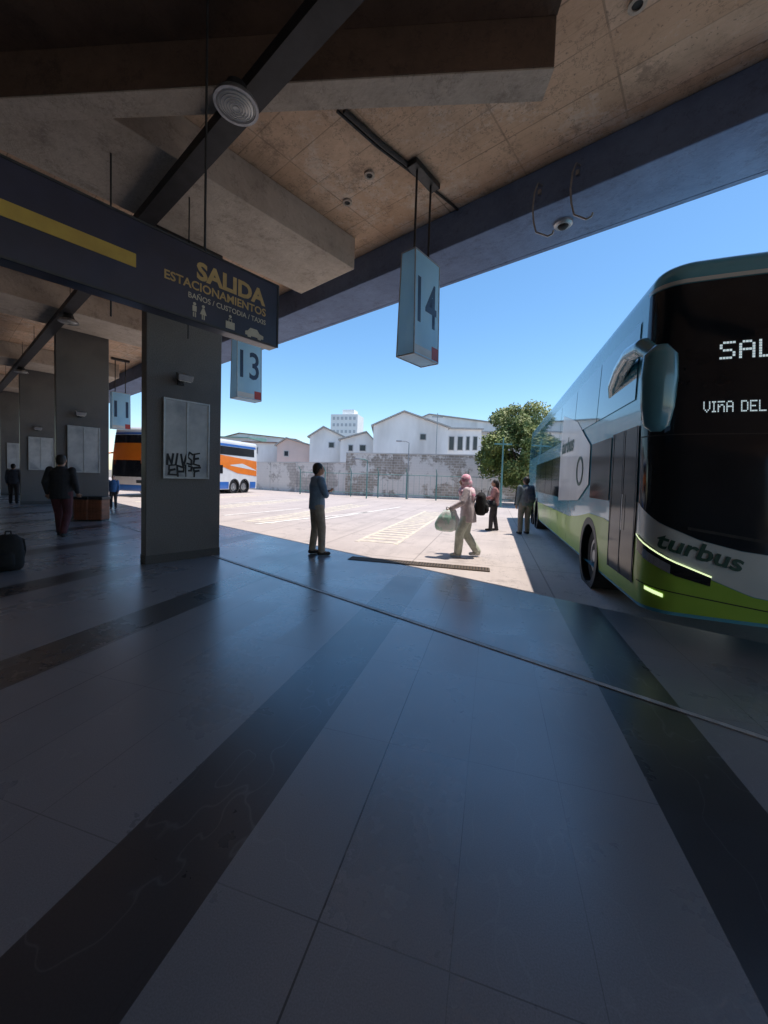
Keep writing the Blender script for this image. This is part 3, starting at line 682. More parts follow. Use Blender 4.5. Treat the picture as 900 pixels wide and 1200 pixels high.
for sg in (1,-1):
    hl = patch('headlight', .80*sg, 1.44*sg, lerp([(.80,.62),(1.05,.68),(1.44,.86)]), lerp([(.80,.72),(1.05,.81),(1.44,1.02)]), .012, 'glass')
    patch('light_strip', .80*sg, 1.46*sg, lerp([(.80,.700),(1.1,.815),(1.46,1.010)]), lerp([(.80,.716),(1.1,.831),(1.46,1.026)]), .020, 'led', par=hl, nz=2)
    patch('lamp_lens', 1.10*sg, 1.34*sg, lerp([(1.1,.70),(1.34,.81)]), lerp([(1.1,.78),(1.34,.90)]), .018, 'chrome', par=hl)
    patch('fog_lamp', 1.14*sg, 1.30*sg, lerp([(1.14,.46),(1.30,.50)]), lerp([(1.14,.495),(1.30,.535)]), .014, 'led')
    patch('bumper_seam', 0, 1.42*sg, lerp([(0,.40),(1.42,.56)]), lerp([(0,.41),(1.42,.57)]), .010, 'black', nz=1)
def wrap_text(nm, s, m, s0, z0, w_, h, shear=0, bold=0, slope=0, off=.016, par=None):
    o = text(nm, s, m, par or bus, (0,0,0), (1,0,0), (0,0,1), w_, h, bold, 0, shear)
    bm = bmesh.new(); bm.from_mesh(o.data); bmesh.ops.triangulate(bm, faces=bm.faces)
    for _ in range(2): bmesh.ops.subdivide_edges(bm, edges=[e for e in bm.edges if e.calc_length() > .03], cuts=1); bmesh.ops.triangulate(bm, faces=bm.faces)
    for v in bm.verts:
        a, b_ = v.co.x, v.co.z
        v.co = P(s0 - a, z0 + b_ + slope*a, off)
    bm.to_mesh(o.data); bm.free(); return o
wrap_text('lettering', 'turbus', M['dgreen'], 1.21, .93, .63, .160, .25, .022, -.26)
FONT = {'S':['01111','10000','10000','01110','00001','00001','11110'],'A':['01110','10001','10001','11111','10001','10001','10001'],'L':['10000','10000','10000','10000','10000','10000','11111'],
 'V':['10001','10001','10001','10001','10001','01010','00100'],'I':['111','010','010','010','010','010','111'],'n':['11111','00000','10110','11001','10001','10001','10001'],'D':['11110','10001','10001','10001','10001','10001','11110'],'E':['11111','10000','10000','11110','10000','10000','11111'],' ':['000']*7}
def dots(s, s0, z0, dx, dz):
    cx = 0
    for ch in s:
        q = MB(); g = FONT[ch]
        for r_, row in enumerate(g):
            for c_, v in enumerate(row):
                if v == '1':
                    a = cx+c_; zt = z0+(6-r_)*dz
                    q.add([P(s0-a*dx,zt,.018),P(s0-(a+.84)*dx,zt,.018),P(s0-(a+.84)*dx,zt+.84*dz,.018),P(s0-a*dx,zt+.84*dz,.018)],[(0,1,2,3)])
        if q.f: q.build('display_letter', M['ledw'], bus, recalc=False)
        cx += len(g[0])+1
dots('SAL', .80, 2.66, .0235, .0235)
dots('VInA DEL', .905, 2.18, .0103, .0145)
for sg in (1,-1):
    y = .62
    while y < 12.3:
        y2 = min(y+1.62, 12.6); patch('upper_window', SY(y)*sg, SY(y2)*sg, 2.42, 3.26, .010, 'glass2', nz=8, ns=6); y = y2+.03
    d_ = patch('door', SY(.42)*sg, SY(1.32)*sg, .50, 2.12, .014, 'doorg')
    for a in (.42,.86,1.29): patch('door_frame', SY(a)*sg, SY(a+.025)*sg, .50, 2.12, .022, 'black', par=d_, ns=2, nz=2)
    patch('handle', SY(.80)*sg, SY(.82)*sg, 1.0, 1.4, .030, 'frame', par=d_, ns=2, nz=2)
    patch('side_window', SY(1.42)*sg, SY(2.4)*sg, 1.30, 2.10, .010, 'doorg', ns=6)
    for a, b_ in ((5.25,6.4),(6.44,7.6),(7.64,8.8),(8.84,10.1)):
        patch('lower_window', SY(a)*sg, SY(b_)*sg, 1.20, 2.10, .010, 'doorg', ns=6)
    patch('white_panel', SY(2.5)*sg, SY(5.2)*sg, lerp([(SY(2.5),1.50),(SY(3.2),1.22),(SY(5.2),1.12)]), lerp([(SY(2.5),2.10),(SY(3.6),2.62),(SY(5.2),2.98)]), .016, 'bwhite')
    for k in range(5): patch('hatch_seam', SY(4.2+1.05*k)*sg, SY(4.215+1.05*k)*sg, .4, .85, .012, 'black', ns=2, nz=1)
wrap_text('lettering', 'turbus', M['dgreen'], SY(5.0), 2.12, 1.25, .30, .25, .022, 0, off=.022)
lg = MB(); lg.ringd((-W-.022, 3.15, 1.72), (1,0,0), .20, .25, .006, 36); lg.build('logo', M['dgreen'], bus)
patch('marker_light', .12, .24, 3.50, 3.53, .012, 'amber', nz=1)
patch('wiper', .15, 1.0, lerp([(0.15,1.00),(1.0,1.12)]), lerp([(.15,1.025),(1.0,1.145)]), .035, 'black', nz=1)
for sg in (-1, 1):
    mr = thing('mirror', None, None, (0,0,0)); mr.parent = bus
    am = MB(); pts = [(sg*1.19,1.75,2.66),(sg*1.27,1.45,2.76),(sg*1.34,1.0,2.83),(sg*1.40,.5,2.85),(sg*1.41,.12,2.80),(sg*1.37,-.10,2.64)]
    for (a, b_), (r0, r1) in zip(zip(pts, pts[1:]), ((.08,.09),(.09,.085),(.085,.08),(.08,.08),(.08,.07))): am.capsule(a, b_, r0, r1, 12)
    am.build('arm', M['teal'], mr, voxel=.02, sm=3)
    hs = MB()
    hs.loft([[Vector((sg*1.35,-.12,z-.10)) + Vector((rx*math.cos(2*PI*i/18), ry*math.sin(2*PI*i/18), 0)) for i in range(18)] for z, rx, ry in ((2.08,.04,.03),(2.13,.10,.06),(2.3,.130,.08),(2.55,.142,.09),(2.74,.13,.09),(2.82,.06,.06))])
    hs.build('housing', M['teal'], mr, smooth=True)
    gl = MB(); gl.add([(sg*1.35-.09,-.024,2.09),(sg*1.35+.09,-.024,2.09),(sg*1.35+.10,-.024,2.52),(sg*1.35-.10,-.024,2.52)],[(0,1,2,3)]); gl.build('mirror_glass', M['chrome'], mr)

fb = AD(168, 560, 21.0)
bus2, P, SY, SS, patch, ZR, W, y0b = make_bus('double_decker_bus', 'orange and white double-decker coach with blue trim, parked beyond the near pillar', (fb.x-1.28, fb.y, 0), 10.6, 3.95, (2.5, 7.7, 8.9), {'base':'bwhite'}, .50)
patch('windscreen', -SS*.88, SS*.88, 1.12, 2.05, .014, 'wsglass', nz=8)
patch('upper_windscreen', -SS*.9, SS*.9, 3.02, 3.48, .014, 'wsglass', nz=8)
patch('roof_stripe', -SS, SS, 3.52, 3.62, .01, 'bblue', nz=2)
for sg in (1,-1):
    patch('orange_band', 0, SS*sg, 1.75, 3.05, .010, 'orange', nz=4)
    patch('upper_window', SY(.7)*sg, SY(10.1)*sg, 2.82, 3.42, .016, 'glass')
    patch('lower_window', SY(.9)*sg, SY(6.4)*sg, 1.45, 2.05, .016, 'glass')
    patch('orange_band', SS*sg, SY(10.4)*sg, lerp([(SS,1.75),(SY(1.0),2.1),(SY(5.5),2.1),(SY(6.5),1.9),(SY(8.0),1.5),(SY(10.4),1.30)]), lerp([(SS,3.05),(SY(.8),2.79),(SY(6),2.79),(SY(10.4),2.5)]), .013, 'orange', ns=90)
    patch('white_band', SY(7.2)*sg, SY(10.3)*sg, lerp([(SY(7.2),2.05),(SY(10.3),1.75)]), lerp([(SY(7.2),2.10),(SY(8.6),2.25),(SY(10.3),1.80)]), .018, 'bwhite', ns=16)
    patch('blue_band', SY(.4)*sg, SY(10.3)*sg, 3.45, 3.62, .012, 'bblue', nz=2)
    for a, b_ in ((.3,1.85),(3.15,7.05),(9.55,10.3)): patch('blue_skirt', SY(a)*sg, SY(b_)*sg, .34, .85, .012, 'bblue', nz=2)
    patch('headlight', .75*sg, 1.2*sg, .78, .94, .014, 'chrome')
    patch('blue_bumper', 0, 1.4*sg, .34, .66, .012, 'bblue', nz=2)
for sg in (-1,1):
    am = MB(); am.capsule((sg*1.2,.5,2.5),(sg*1.35,-.1,2.4),.05,.04); am.capsule((sg*1.35,-.1,2.35),(sg*1.35,-.1,1.9),.09,.09); am.build('mirror', M['orange'], bus2, smooth=True)

# ------------------------------------------------------------------ people
def hand(mb, w_, d, side, curl=.5):
    d = Vector(d).normalized(); w_ = Vector(w_)
    sx = Vector((0,0,1)).cross(d)
    sx = Vector((0,1,0)) if sx.length < .3 else sx.normalized()
    up = d.cross(sx).normalized()
    pc = w_ + d*.045; mb.capsule(w_, w_ + d*.03, .024, .028, 8)
    mb.capsule(pc - sx*.018, pc + sx*.018 + d*.03, .022, .022, 8)
    mb.capsule(pc + sx*.02, pc - sx*.018 + d*.03, .022, .022, 8)
    for k, (o_, l) in enumerate(((-.03,.060),(-.011,.072),(.010,.068),(.029,.052))):
        a = w_ + d*.085 + sx*o_; b_ = a + (d*.8 + up*curl*.5).normalized()*l*.5; c = b_ + (d*.4 + up*curl).normalized()*l*.5
        mb.capsule(a, b_, .0105, .0095, 6); mb.capsule(b_, c, .0095, .008, 6)
    a = w_ + d*.03 - sx*.028*side; b_ = a + (d*.6 - sx*side*.7 + up*.2).normalized()*.035; c = b_ + (d*.9 + up*.3).normalized()*.028
    mb.capsule(a, b_, .013, .011, 6); mb.capsule(b_, c, .011, .009, 6)

def person(name_label, px, py, hgt, face, top, bottom, skin='skin', hair='hair', feet=((-.10,.0),(.10,.0)), knees=None,
           arms=None, lean=0, scarf=None, coat_len=.86, shoe=None, long_hair=False, pos=None, sit=False, zoff=0, wide=1.0, short=False, loose=0):
    p = pos if pos is not None else G(px, py)
    t = thing('person', name_label, 'person', (p.x, p.y, zoff), face); t.scale = (hgt/1.72*wide,hgt/1.72*wide,hgt/1.72)
    sk = M[skin] if isinstance(skin, str) else skin
    hipz = .92 if not sit else .50
    dz = hipz - .92
    def Q(x, y, z): return Vector((x, y+lean*max(0,z-.92), z+dz))
    hipL, hipR = Vector((-.09,0,hipz)), Vector((.09,0,hipz))
    fl_, fr_ = feet
    if len(fl_) == 2: fl_ = (fl_[0], fl_[1], .08); 
    if len(fr_) == 2: fr_ = (fr_[0], fr_[1], .08)
    aL, aR = Vector(fl_), Vector(fr_)
    if knees is None: knees = (((hipL+aL)/2 + Vector((0,.03,.0))), ((hipR+aR)/2 + Vector((0,.03,.0))))
    kL, kR = Vector(knees[0]), Vector(knees[1])
    sL, sR = Q(-.175,0,1.41), Q(.175,0,1.41)
    if arms is None: arms = ((Q(-.22,-.02,1.13), Q(-.22,.05,.88)), (Q(.22,-.02,1.13), Q(.22,.05,.88)))
    else: arms = tuple((Q(*e), Q(*h_)) for e, h_ in arms)
    hc = Q(0,.02,1.60)
    b = MB()
    b.ell(hc, (.074,.092,.112)); b.ell(hc+Vector((0,.03,-.055)), (.052,.06,.055))
    b.capsule(hc+Vector((0,.085,.0)), hc+Vector((0,.102,-.025)), .010, .014, 8)
    for s_ in (-1,1): b.ell(hc+Vector((s_*.076,-.005,-.01)), (.012,.02,.032), 8, 6)
    b.capsule(Q(0,-.01,1.40), Q(0,.005,1.54), .058, .052, 12)
    b.rings([(Q(0,0,.88),.15,.10),(Q(0,0,1.0),.145,.10),(Q(0,0,1.1),.13,.09),(Q(0,0,1.3),.165,.105),(Q(0,0,1.40),.15,.08),(Q(0,0,1.45),.07,.055)])
    for s_, (sh, (e, h_)) in zip((-1,1), ((sL,arms[0]),(sR,arms[1]))):
        b.capsule(sh, e, .048, .037); b.capsule(e, h_, .037, .025); hand(b, h_, (h_-e), s_)
    for h0, k0, a0 in ((hipL,kL,aL),(hipR,kR,aR)):
        b.capsule(h0, k0, .078, .052); b.capsule(k0, a0, .050, .036); b.capsule(a0, a0+Vector((0,.12,-.045)), .036, .028)
    b.build('body', sk, t, voxel=.0085, sm=2)
    for s_ in (-1,1): MB().ell(hc+Vector((s_*.030,.083,.012)), (.012,.008,.008), 8, 6).build('eye', M['black'], t, smooth=True)
    MB().ell(hc+Vector((0,.086,-.062)), (.022,.008,.005), 8, 6).build('mouth', M['red'], t, smooth=True)
    q = MB(); q.rings([(Vector((0,0,hipz-.10)),.155+loose,.115+loose),(Vector((0,0,hipz)),.172,.125),(Vector((0,0,hipz+.10)),.155,.11)])
    for h0, k0, a0 in ((hipL,kL,aL),(hipR,kR,aR)):
        q.capsule(h0, k0, .100+loose*.5, .074+loose); q.capsule(k0, a0+Vector((0,0,.02)), .072+loose, .062+loose)
    q.build('trousers', bottom, t, voxel=.014, sm=2)
    q = MB(); zb = coat_len
    q.rings([(Q(0,0,zb),.180+loose*1.3,.135+loose*1.6),(Q(0,0,1.0),.178+loose,.132+loose),(Q(0,0,1.12),.168+loose,.125+loose),(Q(0,0,1.30),.188,.135+loose*.5),(Q(0,0,1.38),.170,.110),(Q(0,-.005,1.44),.105,.080),(Q(0,-.005,1.48),.070,.066)])
    for sh, (e, h_) in ((sL,arms[0]),(sR,arms[1])):
        q.capsule(sh, e, .066+loose*.3, .056+loose*.5)
        if not short: q.capsule(e, e+(h_-e)*.92, .055+loose*.5, .042+loose*.4)
    q.build('jacket' if not short else 'shirt', top, t, voxel=.014, sm=3)
    for a0 in (aL, aR):
        q = MB(); q.capsule(a0+Vector((0,-.03,-.035)), a0+Vector((0,.13,-.045)), .045, .036); q.capsule(a0, a0+Vector((0,.02,-.03)), .050, .045)
        q.build('shoe', shoe or M['black'], t, voxel=.012, sm=2)
    if scarf:
        q = MB(); q.ell(hc+Vector((0,-.025,.018)), (.100,.112,.136)); q.ell(hc+Vector((0,-.06,-.06)), (.10,.10,.13)); q.capsule(hc+Vector((0,-.02,-.12)), Q(0,-.01,1.38), .095, .14)
        q.ell(Q(0,.06,1.36),(.15,.11,.11)); q.ell(Q(0,-.10,1.28),(.16,.07,.19)); q.ell(Q(.05,.11,1.22),(.06,.05,.14)); q.build('headscarf', scarf, t, voxel=.014, sm=2)
    else:
        q = MB(); q.ell(hc+Vector((0,-.022,.028)), (.085,.092,.105)); q.ell(hc+Vector((0,-.05,-.02)), (.074,.06,.08))
        if long_hair: q.capsule(hc+Vector((0,-.07,0)), hc+Vector((0,-.09,-.22)), .07, .05)
        q.build('hair', M[hair], t, voxel=.012, sm=1)
    return t, p

RZf = YAW
cl = {k: cloth(k, c) for k, c in dict(navy_shirt=(.24,.34,.46), khaki_brown_trousers=(.44,.38,.30), white_jacket=(.78,.66,.68), sage_trousers=(.60,.62,.53),
      maroon_trousers=(.10,.028,.034), black_jacket=(.028,.028,.032), rose_top=(.46,.22,.21), dark_trousers=(.05,.045,.05), khaki=(.24,.22,.19), jeans=(.07,.09,.13), grey_shirt=(.17,.21,.23), blue_shirt=(.06,.18,.42), black_bag=(.02,.02,.022)).items()}
scarfm = mat('pink_patterned_scarf', (.88,.34,.48), (.92,.72,.75), .85, 14, bump=.4, lo=.42, hi=.54)
mintm = mat('white_mint_bag', (.86,.91,.88), (.50,.78,.66), .7, 7, bump=.5, bscale=12, lo=.48, hi=.56)
person('man in blue-grey shirt and khaki brown trousers standing near the pillar, arms folded', 370, 650, 1.74, RZf-R(60), cl['navy_shirt'], cl['khaki_brown_trousers'],
       feet=((-.11,-.03),(.12,.06)), arms=(((-.26,.06,1.15),(.05,.17,1.20)), ((.26,.06,1.13),(-.05,.19,1.15))), wide=1.08, short=True)
WF = RZf+R(80)
wt, wp = person('woman in pink headscarf and white jacket walking left with bags', 547, 652, 1.60, WF, cl['white_jacket'], cl['sage_trousers'], skin='skin2',
       feet=((-.08,.18),(.09,-.20,.09)), knees=((-.09,.16,.50),(.09,.04,.48)), arms=(((-.25,.10,1.16),(-.20,.34,1.02)), ((.24,.02,1.16),(.20,.26,1.02))), lean=.12, scarf=scarfm, coat_len=.74, shoe=M['white'], wide=1.06, loose=.02)
person('woman in rose top and dark trousers standing beyond the walking woman', 578, 622, 1.55, RZf+R(70), cl['rose_top'], cl['dark_trousers'], skin='skin2',
       feet=((-.08,.08),(.09,-.08)), long_hair=True, arms=(((-.25,.04,1.15),(-.15,.24,1.10)), ((.25,.0,1.15),(.2,.2,1.05))), wide=1.1)
mt, mp = person('man in grey shirt and khaki trousers with backpack standing beside the coach rear', 614, 626, 1.66, RZf+R(10), cl['grey_shirt'], cl['khaki'],
       feet=((-.12,.0),(.12,.05)), wide=1.12)
lt, lpn = person('man in black jacket and dark maroon trousers walking away past the wooden bins', 72, 629, 1.78, RZf+R(20), cl['black_jacket'], cl['maroon_trousers'],
       feet=((-.08,.16),(.09,-.16,.10)), knees=((-.09,.13,.50),(.09,.03,.48)), arms=(((-.235,-.05,1.14),(-.225,.04,.90)), ((.235,-.04,1.14),(.23,.10,.92))), coat_len=.80, wide=1.08)
person('distant person in dark clothes at the far left of the platform', 16, 590, 1.60, RZf+R(30), cl['jeans'], cl['dark_trousers'])
person('small child in blue shirt beside the second pillar', 133, 596, 1.28, RZf-R(160), cl['blue_shirt'], cl['dark_trousers'], skin='skin2')
sp_ = G(-105, 695)
person('seated person at the left edge with one white shoe showing', 0, 0, 1.7, RZf-R(80), cl['black_jacket'], cl['dark_trousers'], pos=sp_, sit=True,
       feet=((-.12,.62),(.12,.55)), knees=((-.12,.42,.52),(.12,.42,.52)), arms=(((-.26,.12,1.18),(-.12,.38,1.02)), ((.26,.12,1.18),(.12,.38,1.02))), shoe=M['white'])
t = thing('bench', 'low concrete seat at the left edge under the seated person', 'bench', (sp_.x, sp_.y, 0), RZf-R(80))
MB().box(-.9,.9,-.28,.16,.34,.40).build('seat', M['pillar'], t, bevel=.01); 
for sx in (-.7,.7): MB().box(sx-.08,sx+.08,-.22,.12,0,.34).build('leg', M['pband'], t)

def backpack(lab, pos, rz, s=1, m=None):
    t = thing('backpack', lab, 'backpack', pos, rz); t.scale = (s,s,s); m = m or cl['black_bag']
    q = MB(); q.rings([((0,0,0),.12,.07),((0,0,.04),.155,.10),((0,0,.22),.16,.11),((0,0,.38),.14,.09),((0,0,.45),.08,.05)],18); q.build('pack', m, t, voxel=.02, sm=2)
    q = MB(); q.rings([((0,-.09,.05),.10,.04),((0,-.10,.10),.115,.055),((0,-.10,.20),.11,.05),((0,-.09,.24),.08,.03)],14); q.build('front_pocket', m, t, smooth=True)
    for sx in (-.08,.08): MB().path([(sx,.06,.40),(sx*1.2,.13,.36),(sx*1.3,.15,.22),(sx*1.2,.09,.06)], .012, 6).build('strap', m, t)
    MB().path([(-.03,0,.45),(-.025,0,.49),(.025,0,.49),(.03,0,.45)], .008, 6).build('handle', m, t)
    return t
def off(p, face, x, y, z): return Vector((p.x,p.y,0)) + Matrix.Rotation(face,3,'Z') @ Vector((x,y,z))
backpack('black backpack on the back of the woman in white jacket', off(wp, WF, 0,-.23,.83), WF, 1.0)
backpack('dark backpack worn by the man beside the coach rear', off(mp, RZf+R(10), 0,-.22,.92), RZf+R(10), 1, cloth('slate_pack', (.07,.08,.10)))
fp_ = G(10, 668); backpack('black backpack standing on the floor at the left edge', (fp_.x, fp_.y, 0), RZf+R(20), 1.15)
t = thing('tote_bag', 'large white and mint green bag held by the woman in pink headscarf', 'bag', off(wp, WF, -.21,.42,.50), WF)
q = MB(); q.rings([((0,0,0),.05,.12),((0,0,.04),.09,.17),((0,.02,.16),.10,.20),((0,.0,.28),.09,.17),((0,-.02,.38),.06,.11),((0,-.02,.43),.03,.05)],20); q.ell((.02,.14,.12),(.08,.09,.12)); q.build('bag', mintm, t, voxel=.02, sm=1)
MB().path([(0,-.05,.40),(0,-.04,.47),(0,.0,.48),(0,.02,.40)], .010, 6).build('handle', M['white'], t)
t = thing('shopping_bag', 'white plastic shopping bag beside the mint bag of the woman in pink headscarf', 'bag', off(wp, WF, .22,.29,.47), WF)
q = MB(); q.rings([((0,0,0),.06,.10),((0,0,.05),.09,.14),((0,0,.22),.07,.15),((0,.0,.32),.03,.09),((0,0,.44),.02,.05)],20); q.build('bag', M['white'], t, voxel=.02, sm=1)
t = thing('shoulder_bag', 'small black shoulder bag at the side of the woman in rose top', 'bag', off(G(578,622), RZf+R(70), -.22,.1,.72), RZf+R(70))
MB().rings([((0,0,0),.05,.10),((0,0,.05),.07,.14),((0,0,.2),.05,.13)],16).build('bag', cl['black_bag'], t, smooth=True); MB().path([(0,-.11,.18),(.05,-.05,.5),(.08,.03,.62),(.05,.08,.45),(0,.11,.18)], .008, 6).build('strap', cl['black_bag'], t)

for i, (px, lab) in enumerate(((98,'left wooden slatted litter bin beside the second pillar'), (115,'right wooden slatted litter bin beside the second pillar'))):
    p = G(px, 610); t = thing('litter_bin', lab, 'litter bin', (p.x,p.y,0), YAW+R(8), 'wooden litter bins by the second pillar')
    MB().box(-.21,.21,-.20,.20,.04,.62).build('bin_body', M['wood'], t, bevel=.015)
    MB().box(-.225,.225,-.22,.22,.62,.70).build('rim', M['darkmetal'], t, bevel=.01); MB().box(-.17,.17,-.15,.15,.70,.705).build('opening', M['black'], t)
    for k in range(5): MB().box(-.20+.083*k, -.135+.083*k, -.215, -.202, .06, .6).build('slat', M['wood'], t)
    MB().box(-.19,.19,-.17,.17,0,.04).build('plinth', M['pband'], t)

# ------------------------------------------------------------------ far wall, fence, buildings
def wall(name, lab, A, B, H, m, cap=None):
    A, B = Vector((A.x,A.y,0)), Vector((B.x,B.y,0)); L = (B-A).length; rz = math.atan2(B.y-A.y, B.x-A.x)
    t = thing(name, lab, 'wall', A, rz)
    MB().box(0,L,0,.25,-.03,H).build('wall_face', m, t); MB().box(0,L,-.04,.29,H,H+.08).build('coping', M['plG'], t)
    k = 0
    while k*3.6 < L: MB().box(k*3.6,k*3.6+.25,-.06,-.001,-.03,H-.02).build('buttress', m, t); k += 1
    return t
wb, wc = AD(405,560,31), AD(760,560,27)
wd_ = AD(150,560,52)
wall('boundary_wall', 'low pale block boundary wall at the back left of the bus yard', wd_, wb, 2.6, M['wallA'])
wall('boundary_wall', 'weathered brown stone boundary wall behind the fence and tree', AD(405,560,30.9), wc, 3.4, M['wallB'])
fa, fb_ = AD(352,560,30.5), AD(600,560,25.6)
fa.z = fb_.z = 0; L = (fb_-fa).length
t = thing('metal_fence', 'teal metal post fence with rails in front of the boundary wall', 'fence', fa, math.atan2(fb_.y-fa.y, fb_.x-fa.x))
k = 0
while k*2.2 < L:
    q = MB(); q.tube((k*2.2,0,-.02),(k*2.2,0,1.9),.05,.04,8); q.tube((k*2.2,0,1.9),(k*2.2,-.28,2.2),.035,.03,8); q.build('post', M['postgreen'], t); k += 1
for z in (.3,1.75): MB().tube((0,0,z),(L,0,z),.022,.022,6).build('rail', M['postgreen'], t)
q = MB()
for i in range(int(L/.4)): q.tube((.15+i*.4,.0,.3),(.15+i*.4,.0,1.75),.007,.007,4)
tag(q.build('mesh_wires', M['postgreen'], t), kind='stuff')

def building(name, lab, xl, xr, dep, ytop, wallm, roofm, roof='gable', ypeak=None, peakx=None, wins=None, depth=9, cat='building'):
    A = AD(xl, 560, dep); B = AD(xr, 560, dep); A.z = B.z = 0
    Lb = (B-A).length; t = thing(name, lab, cat, A, YAW)
    he = AD((xl+xr)/2, ytop, dep).z
    if roof == 'gable':
        hp_ = AD(peakx, ypeak, dep).z; xp = (peakx-xl)/(xr-xl)*Lb
        MB().extr([(0,0,0),(Lb,0,0),(Lb,0,he),(xp,0,hp_),(0,0,he)], (0,depth,0)).build('wall', wallm, t)
        rf = MB()
        for (x0,z0),(x1,z1) in (((-.25,he-.25*(hp_-he)/max(xp,.1)),(xp,hp_)), ((xp,hp_),(Lb+.25,he-.25*(hp_-he)/max(Lb-xp,.1)))):
            rf.extr([(x0,-.3,z0+.03),(x1,-.3,z1+.03),(x1,-.3,z1+.17),(x0,-.3,z0+.17)], (0,depth+.5,0))
        rf.build('roof', roofm, t)
    else:
        MB().box(0,Lb,0,depth,0,he).build('wall', wallm, t)
        MB().hexa([(-.2,-.3,he),(Lb+.2,-.3,he),(Lb+.2,depth,he+.1),(-.2,depth,he+.1)], [(-.2,-.3,he+.15),(Lb+.2,-.3,he+.15),(Lb+.2,depth,he+.9),(-.2,depth,he+.9)]).build('roof', roofm, t)
    for (a, b_, c, d) in (wins or []):
        x0, x1 = (a-xl)/(xr-xl)*Lb, (b_-xl)/(xr-xl)*Lb; z1, z0 = AD((a+b_)/2,c,dep).z, AD((a+b_)/2,d,dep).z
        f = MB().box(x0,x1,-.04,-.002,z0,z1).build('window', M['plG'], t)
        MB().box(x0+.08,x1-.08,-.05,-.042,z0+.08,z1-.08).build('pane', M['win'], f)
    return t
building('gabled_building', 'large white gabled warehouse behind the stone wall', 436, 523, 40, 500, M['plW'], M['roofG'], 'gable', 483, 471, [(490,498,508,516)], 16)
building('storage_building', 'long low white building with sloping roof right behind the warehouse', 478, 600, 60, 497, M['plW'], M['roofG'], 'gable', 486, 500, depth=12)
building('apartment_house', 'pale house with a row of dark windows right of the white warehouse', 521, 562, 44, 503, M['plW'], M['roofG'], 'flat', wins=[(524,531,511,528),(534,541,511,528),(544,549,511,528),(552,558,511,528)])
building('gabled_house', 'white gabled house left of the large warehouse', 362, 402, 44, 512, M['plW'], M['roofG'], 'gable', 501, 378, [(384,391,518,525)], 10)
building('house', 'low grey roofed house between the two white gables', 398, 437, 42, 516, M['plW'], M['roofG'], 'gable', 507, 428, wins=[(407,413,521,529),(420,428,521,529)])
building('gabled_house', 'low pale pink gabled house left of the white gabled house', 324, 364, 46, 522, M['plP'], M['roofG'], 'gable', 514, 335, [(332,338,528,535)], 8)
building('house', 'low white house with brownish roof next to the orange coach', 285, 326, 50, 519, M['plW'], M['roofR'], 'flat', wins=[(295,302,524,532)])
building('shed', 'shed with teal roof at far left of the yard behind the orange coach', 200, 290, 62, 512, M['plG'], M['roofT'], 'flat')
building('long_house', 'distant long house with brown roof behind the low houses at left', 262, 345, 75, 514, M['plW'], M['roofR'], 'gable', 508, 280, depth=10)
building('outbuilding', 'grey outbuilding mostly hidden behind the tree', 562, 660, 46, 508, M['plG'], M['roofG'], 'flat', wins=[(566,573,514,524)])
A = AD(386,560,170); B = AD(421,560,170); A.z = 0; Lb = (B-A).length; ht = AD(404,486,170).z
t = thing('apartment_tower', 'distant white apartment tower above the rooftops', 'building', A, YAW-R(12))
MB().box(0,Lb*.92,0,10,0,ht).build('wall', M['plT'], t); MB().box(Lb*.35,Lb*.75,2,8,ht,ht+2.4).build('roof', M['plT'], t)
for fl_ in range(9):
    z = ht-2.4-fl_*2.9
    if z < 6: break
    for k in range(6): MB().box(.9+k*(Lb*.92-1)/6, .9+k*(Lb*.92-1)/6+1.1, -.06, -.01, z, z+1.3).build('window', M['wint'], t)
def pole(px, dep, ytop, lab, m, r=.06, arm=True):
    A = AD(px,560,dep); A.z = 0; h = AD(px,ytop,dep).z; t = thing('street_lamp' if arm else 'utility_pole', lab, 'street lamp' if arm else 'pole', A, YAW)
    MB().tube((0,0,-.02),(0,0,h),r,r*.6,10).build('pole', m, t)
    if arm:
        MB().path([(0,0,h),(-.2,0,h+.1),(-.6,0,h+.12)], .03, 8).build('arm', m, t); MB().box(-.95,-.55,-.1,.1,h+.06,h+.16).build('lamp_head', M['steel'], t, bevel=.02)
    else: MB().box(-.5,.5,-.04,.04,h-.4,h-.32).build('crossarm', m, t)
pole(478, 28, 519, 'slim grey street lamp in front of the white warehouse', M['steel'])
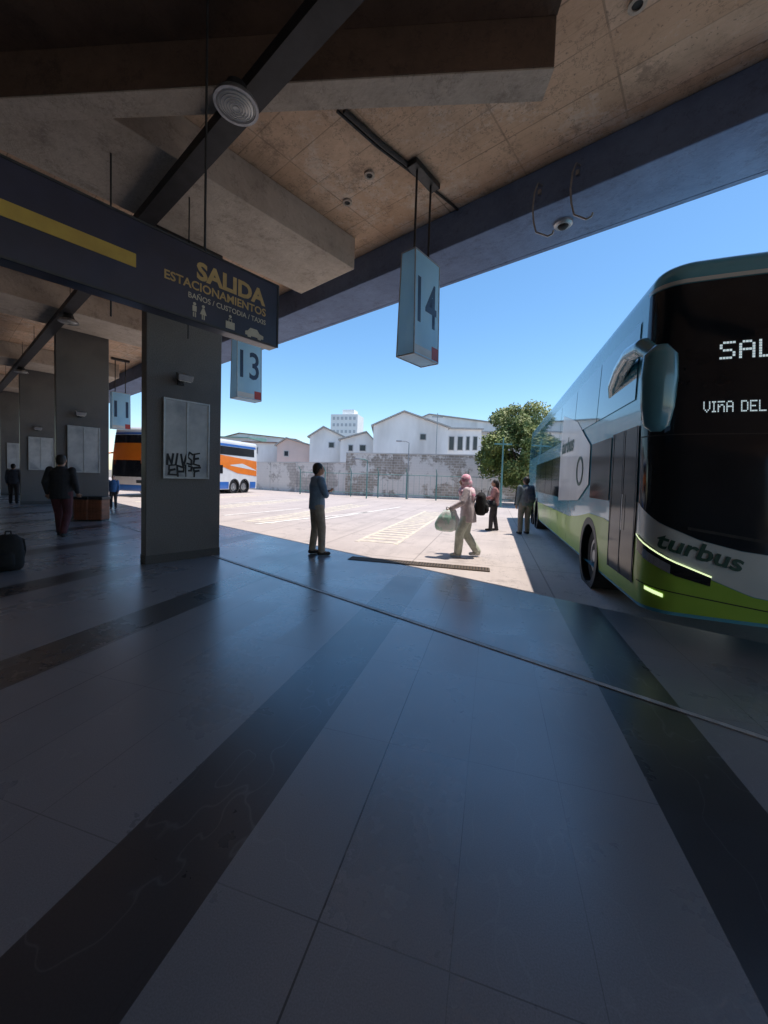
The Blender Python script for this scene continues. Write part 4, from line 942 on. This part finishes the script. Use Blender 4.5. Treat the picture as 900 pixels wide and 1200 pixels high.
pole(588, 22, 513, 'dark pole standing in front of the tree', M['postgreen'], .06, False)
pole(510, 36, 484, 'thin utility pole at the warehouse roof corner', M['steel'], .06, False)
pole(430, 27, 540, 'short teal lamp post by the fence', M['postgreen'], .05)

# ------------------------------------------------------------------ tree
def tree(lab, base, H, rad, n):
    t = thing('tree', lab, 'tree', base, 0)
    rr = random.Random(3); mb = MB()
    mb.capsule((0,0,-.05),(.1,0,H*.28),.17,.12)
    for k in range(9):
        a = 2*PI*k/9 + rr.uniform(-.3,.3); l = rad*rr.uniform(.45,.8)
        p1 = Vector((.1,0,H*.24)); p2 = p1 + Vector((math.cos(a)*l*.5, math.sin(a)*l*.5, H*rr.uniform(.12,.25))); p3 = p2 + Vector((math.cos(a)*l*.5, math.sin(a)*l*.5, H*rr.uniform(.05,.25)))
        mb.capsule(p1,p2,.08,.05,6); mb.capsule(p2,p3,.05,.02,6)
    mb.build('trunk', M['bark'], t, smooth=True)
    cl_ = []
    for k in range(110):
        th = rr.uniform(0,2*PI); ph = math.asin(rr.uniform(-1,1)); q = rr.uniform(.45,1.0)
        cl_.append((Vector((math.cos(th)*math.cos(ph)*rad*q*.98, math.sin(th)*math.cos(ph)*rad*q*.98, H*.56 + math.sin(ph)*H*.40*q)), rr.uniform(.35,.75)))
    lf = MB()
    for k in range(n):
        c, s_ = cl_[rr.randrange(len(cl_))]
        d = Vector((rr.gauss(0,1),rr.gauss(0,1),rr.gauss(0,.8))).normalized()*s_*rr.uniform(.4,1.05)
        p = c+d; a = Vector((rr.gauss(0,1),rr.gauss(0,1),rr.gauss(0,1))).normalized(); b_ = a.orthogonal().normalized(); sz = rr.uniform(.06,.12)
        lf.v += [p-a*sz, p+b_*sz*.6, p+a*sz, p-b_*sz*.6]; i = len(lf.v)-4; lf.f.append((i,i+1,i+2,i+3))
    lf.build('crown', M['leafA'], t, recalc=False)
tb = AD(607,560,24.5); tb.z = 0
tree('bushy yellow-green tree growing by the boundary wall behind the coach', tb, 6.6, 2.75, 42000)
